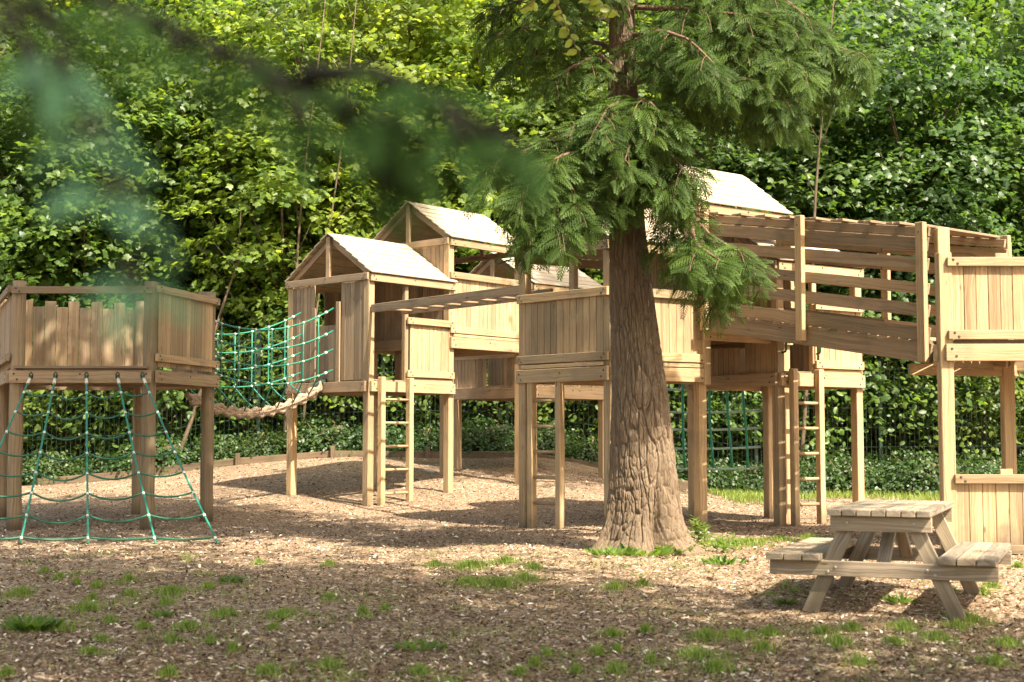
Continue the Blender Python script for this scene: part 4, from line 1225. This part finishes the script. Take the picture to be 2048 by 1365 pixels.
def slender_stems():
    rr = random.Random(12)
    for (x0, x1, y1, r0) in [(345, 485, 500, .05), (560, 650, -40, .035), (600, 720, -40, .03), (1590, 1665, -20, .05)]:
        Y = 27.75; bx = (x0 - 1024) * Y / F; z0 = g(bx, Y); tp_ = at(x1, y1, Y + .2)
        T = empty('slender_stem', (bx, Y, z0), 'slender bare leaning stem rising in front of the maple leaves', 'sapling', 'slender bare stems among the maples')
        p0 = Vector((bx, Y, z0 - .1)); pts = [p0.lerp(tp_, i / 8) + Vector((math.sin(i * .9 + x0) * .05, 0, 0)) for i in range(9)]
        mb = MB(); mb.tube(pts, [r0 * (1 - .09 * i) for i in range(9)], 7, var=.5)
        for i in range(9):
            f = rr.uniform(2.5, 7.9); k = int(f); s = pts[k].lerp(pts[k + 1], f - k); d = Vector((rr.uniform(-.6, .8), rr.uniform(-.3, .1), rr.uniform(.5, 1.1))) * rr.uniform(.5, 1.1)
            mb.tube([s, s + d * .5 + Vector((0, 0, -.03)), s + d], [r0 * .3, r0 * .2, r0 * .08], 5, var=.5)
        mb.build('stem', M['bark2'], T, 0)
slender_stems()

# unseen trees; leaning, reaching and bowed crowns are shaped to cast shade
def shade_trees():
    spots = [('overhead', 2.9, 4.0, .95, 'tall broadleaf tree beside the viewpoint, its high crown shading the foreground'), ('leaning', -3.3, 5.4, 1.0, 'unseen broadleaf tree left of the viewpoint, crown offset to shade the left foreground'),
             ('reaching', -6.1, 12.6, 1.0, 'unseen broadleaf tree left of the log platform, crown stretched out to shade it'), ('overhead', 8.2, .9, 1.0, 'tall broadleaf tree right of the viewpoint, shading the grass below the picnic table'),
             ('bowed', 10.1, 19.3, 1.0, 'unseen broadleaf tree added right of the play area, crown bowed to shade the mound'),
             ('dark', 15.5, 29.5, 1.3, 'tall maple at the right end of the fence')]
    for i, (k, x, y, s, lab) in enumerate(spots):
        T = place(k, 'maple_tree' if k == 'dark' else 'broadleaf_tree', x, y, s, 0 if k in ('leaning', 'bowed', 'reaching') else i * 1.9, lab, 'tree', None)
        T.location.z += .0
shade_trees()

# ------------------------------------------------------------------ grass and weeds
PATCH = [(88,1146,14),(120,1159,16),(154,1169,8),(42,1190,38),(193,1176,16),(185,1200,15),(173,1220,42),(261,1192,20),(342,1188,52),(415,1177,20),(332,1210,22),(449,1233,38),(566,1234,40),(376,1259,38),(220,1247,16),(287,1259,18),(64,1264,22),(115,1262,32),(203,1285,18),(178,1310,20),(547,1261,14),(342,1285,18),(420,1290,12),(466,1304,12),(537,1349,40),(659,1337,32),(337,1354,26),(15,1354,18),(659,1200,18),(727,1228,12),(771,1222,12),(659,1132,18),(869,1132,25),(932,1134,30),(942,1168,50),(517,1129,12),(259,1162,16),
 (999,1171,60),(944,1135,50),(1013,1126,40),(1067,1138,25),(1050,1160,40),(1231,1178,35),(1286,1171,20),(1225,1273,28),(1290,1266,12),(1413,1277,50),(1474,1277,40),(1539,1271,38),(1525,1301,34),(1389,1316,55),(1228,1345,36),(1433,1342,50),(1197,1309,20),(1303,1326,16),(1153,1348,14),(1040,1352,16),(1091,1313,10),(1235,1305,12),(1071,1333,12),
 (1647,1269,30),(1676,1290,45),(1705,1262,30),(1808,1260,38),(1913,1258,30),(1934,1242,50),(1872,1281,45),(2013,1293,45),(1966,1190,20),(1984,1176,25),(1905,1187,12),(1793,1290,30),(1440,1090,60),(1500,1088,50),(1560,1082,40),(2036,1135,14),(1620,1078,30),(1250,1110,20),(1990,1330,40),(1720,1330,30),(840,1350,26)]
def grass():
    rng = np.random.RandomState(8); P = []; S = []
    for (px, py, rx) in PATCH:
        c = on_ground(px, py); rad = rx * c.y / F * 1.1
        n = int(110 + 3600 * rad * rad * 3.2); n = min(n, 2200)
        a = rng.rand(n) * 2 * PI; q = np.abs(rng.randn(n)) ** 1.2 * rad * .72 * (1 + .35 * np.sin(2 * a + px) + .2 * np.sin(5 * a + py))
        x = c.x + q * np.cos(a); y = c.y + q * np.sin(a) * 1.5
        P.append(np.stack([x, y, gz(x, y)], 1)); S.append((.030 + .036 * rng.rand(n)) * np.clip(1.15 - .45 * q / max(rad, .01), .35, 1.2))
    for _ in range(170):          # faint scattered tufts between the patches
        Y0 = 1 / rng.uniform(1 / 13.5, 1 / 6.2); x0 = rng.uniform(-.38, .38) * Y0; k = rng.randint(12, 70); rd = rng.uniform(.04, .22)
        x = x0 + rng.randn(k) * rd; y = Y0 + rng.randn(k) * rd; P.append(np.stack([x, y, gz(x, y)], 1)); S.append(.02 + .028 * rng.rand(k))
    n = 4000; x = rng.uniform(-5, 5, n); y = 1 / rng.uniform(1 / 14., 1 / 6.2, n)        # stray blades
    P.append(np.stack([x, y, gz(x, y)], 1)); S.append(.02 + .02 * rng.rand(n))
    n = 9000; x = rng.uniform(3.6, 10.5, n); y = rng.uniform(22.5, 27.3, n) + .4 * np.sin(x * 2); k = (y > 23.6 + .9 * np.sin(x * 1.3)) ; x = x[k]; y = y[k]
    P.append(np.stack([x, y, gz(x, y)], 1)); S.append(.06 + .08 * rng.rand(len(x)))
    P = np.concatenate(P); S = np.concatenate(S); n = len(P)
    tv = np.array([(0, -.055, 0), (0, .055, 0), (.10, .045, .55), (.10, -.045, .55), (.38, 0, 1)], float); tf = np.array([(0, 1, 2), (0, 2, 3), (3, 2, 4)])
    up = np.stack([rng.randn(n) * .28, rng.randn(n) * .28, np.ones(n)], 1); a = rng.rand(n) * 2 * PI
    V, T, v = bake(tv, tf, frames(up, np.stack([np.cos(a), np.sin(a), 0 * a], 1)), S, P, np.clip(.5 + .25 * rng.randn(n), 0, 1))
    o = link('grass', fast_mesh('grass', V, T, M['grass'], v)); tag(o, 'patchy short green grass pushing up through the bark chips', 'grass', kind='stuff')
    print('blades', n)
grass()

def weed(px, py, h, n, label, name='weed_plant', spread=.12, size=.07, stem=True, group=None, seed=0, Y=None):
    rng = np.random.RandomState(seed); c = on_ground(px, py); size *= 1.35; h *= 1.15; n = int(n * 1.3)
    T = empty(name, (c.x, c.y, c.z), label, 'weed', group)
    P = []; D = []; S = []
    if stem:
        ns = max(1, n // 9); mb = MB()
        for s in range(ns):
            b = Vector((c.x + rng.uniform(-spread, spread) * .6, c.y + rng.uniform(-spread, spread) * .6, c.z)); tip = b + Vector((rng.uniform(-.05, .05), rng.uniform(-.05, .05), h * rng.uniform(.6, 1)))
            mb.tube([b, b.lerp(tip, .5) + Vector((.01, 0, 0)), tip], .003, 5)
            for j in range(9):
                f = .15 + .85 * j / 8; q = b.lerp(tip, f); a = j * 2.4 + s; P.append(tuple(q)); D.append((math.cos(a), math.sin(a), .5)); S.append(size * (1.1 - .5 * f))
        mb.build('stem', M['weed'], T, 0)
    else:
        for j in range(n):
            a = j * 2.4; rr = spread * math.sqrt(rng.rand()); q = (c.x + rr * math.cos(a), c.y + rr * math.sin(a), c.z + .01); P.append(q); D.append((math.cos(a + rng.randn() * .5), math.sin(a + rng.randn() * .5), .6 + .5 * rng.rand())); S.append(size * rng.uniform(.7, 1.2))
    P = np.array(P); D = np.array(D); k = len(P)
    nr = np.stack([rng.randn(k) * .3, rng.randn(k) * .3, np.ones(k)], 1)
    tv, tf = OVAL; tv = tv * np.array([1, .55, 1])
    V, Tt, v = bake(tv, tf, frames_x(D, nr), np.array(S), P, np.clip(.55 + .25 * rng.randn(k), 0, 1))
    link('leaves', fast_mesh('weed_leaves', V, Tt, M['weed'], v), T)
weed(1258, 1104, .26, 18, 'tall thin weed stem in front of the conifer trunk', seed=1, spread=.05, size=.09)
weed(1225, 1112, .10, 60, 'bright low weed at the left foot of the conifer', stem=False, spread=.22, seed=2, size=.07)
weed(1290, 1112, .10, 60, 'dark green weed tuft against the centre of the conifer foot', stem=False, spread=.20, seed=3, size=.08)
weed(1335, 1108, .12, 70, 'dark green weed tuft beneath the hollow in the conifer', stem=False, spread=.20, seed=4, size=.09)
weed(1405, 1085, .24, 45, 'bright leafy weed on the right of the conifer foot', seed=5, spread=.16, size=.09)
weed(1440, 1105, .16, 45, 'bright spreading weed between the conifer and the picnic bench', seed=6, spread=.25, size=.07)
weed(1450, 1130, .08, 50, 'small dark weed nearest the left bench', stem=False, spread=.16, seed=7, size=.06)
weed(64, 1262, .12, 60, 'broad-leaved weed growing in the grass tuft at the lower left', stem=False, spread=.12, seed=8, size=.08)
weed(325, 1236, .05, 30, 'small flat rosette weed among the left grass tufts', stem=False, spread=.05, seed=9, size=.04)
weed(462, 1166, .05, 30, 'flat rosette weed right of the scramble net', stem=False, spread=.08, seed=10, size=.05)
weed(842, 1302, .05, 40, 'dark flat weed in the middle of the foreground', stem=False, spread=.12, seed=11, size=.045)
weed(1800, 1208, .05, 40, 'dark weed under the picnic table', stem=False, spread=.08, seed=12, size=.05)
weed(1568, 1212, .06, 25, 'small weed beside the left picnic table leg', stem=False, spread=.04, seed=13, size=.05)

def stones():
    rng = random.Random(3)
    for i, (px, py, r_, lab) in enumerate([(1641, 1245, .014, 'pale pebble left of the picnic table legs'), (1740, 1233, .013, 'pale pebble under the picnic table middle'), (1791, 1226, .015, 'pale pebble under the right of the picnic table'), (1488, 1352, .022, 'round brown pebble in the grass at the bottom right'), (860, 945, .07, 'pale stone on the mound under the far tower')]):
        c = on_ground(px, py); n, k = 10, 7; V = []; Fq = []
        for a in range(k + 1):
            for b in range(n):
                t = PI * a / k; p = 2 * PI * b / n; q = r_ * (1 + .12 * math.sin(3 * p + i) * math.sin(t * 2))
                V.append((c.x + 1.3 * q * math.sin(t) * math.cos(p), c.y + q * math.sin(t) * math.sin(p), c.z + r_ * .3 + .6 * q * math.cos(t)))
        for a in range(k):
            for b in range(n): Fq.append((a * n + b, a * n + (b + 1) % n, (a + 1) * n + (b + 1) % n, (a + 1) * n + b))
        o = link('pebble', fast_mesh('pebble', np.array(V), np.array(Fq), M['stone'], smooth_=True)); tag(o, lab, 'pebble')
stones()

# broadleaf twig hanging into the top of the view, held by its own slender tree out of sight
def hanging_twig():
    rng = np.random.RandomState(5)
    T = empty('beech_tree', (2.2, 9.0, g(2.2, 9.0)), 'broadleaf twig with round backlit leaves hanging in front of the conifer', 'tree')
    P = []; D = []; S = []; mb = MB()
    for k, path in enumerate([[(1090, -40), (1120, 20), (1135, 60), (1160, 110)], [(1080, -60), (1150, -10), (1200, 10), (1245, 25)], [(1160, -50), (1180, 0), (1215, 20)], [(1110, -40), (1070, 0), (1040, 20)]]):
        pts = [at(x, y, 9.4) for x, y in path]; mb.tube([Vector(p) for p in pts], [.006, .005, .004, .003][:len(pts)], 5)
        for i in range(len(pts) - 1):
            for j in range(5):
                q = pts[i].lerp(pts[i + 1], j / 5); a = (1 if j % 2 else -1) * 1.1 + rng.randn() * .4
                P.append(tuple(q)); D.append((math.sin(a), rng.randn() * .4, -math.cos(a))); S.append(rng.uniform(.055, .085))
    mb.build('twig', M['twig'], T, 0)
    P = np.array(P); D = np.array(D); k = len(P); nr = np.stack([rng.randn(k) * .6, -np.ones(k), np.ones(k) * .7 + rng.randn(k) * .5], 1)
    tv, tf = OVAL; tv = tv * np.array([1, 1.35, 1])
    V, Tt, v = bake(tv, tf, frames_x(D, nr), np.array(S), P, np.clip(.8 + .15 * rng.randn(k), 0, 1))
    link('leaves', fast_mesh('twig_leaves', V, Tt, M['maple_bright'], v), T)
    b = Vector((2.2 - 4.6, 9.0, 0)); 
    mb = MB(); top = at(1090, -60, 9.4)
    mb.tube([(2.6, 8.2, 5.6), (1.6, 8.8, 5.2), tuple(top)], [.03, .015, .007], 7); mb.build('limb', M['bark2'], T, 0)
hanging_twig()
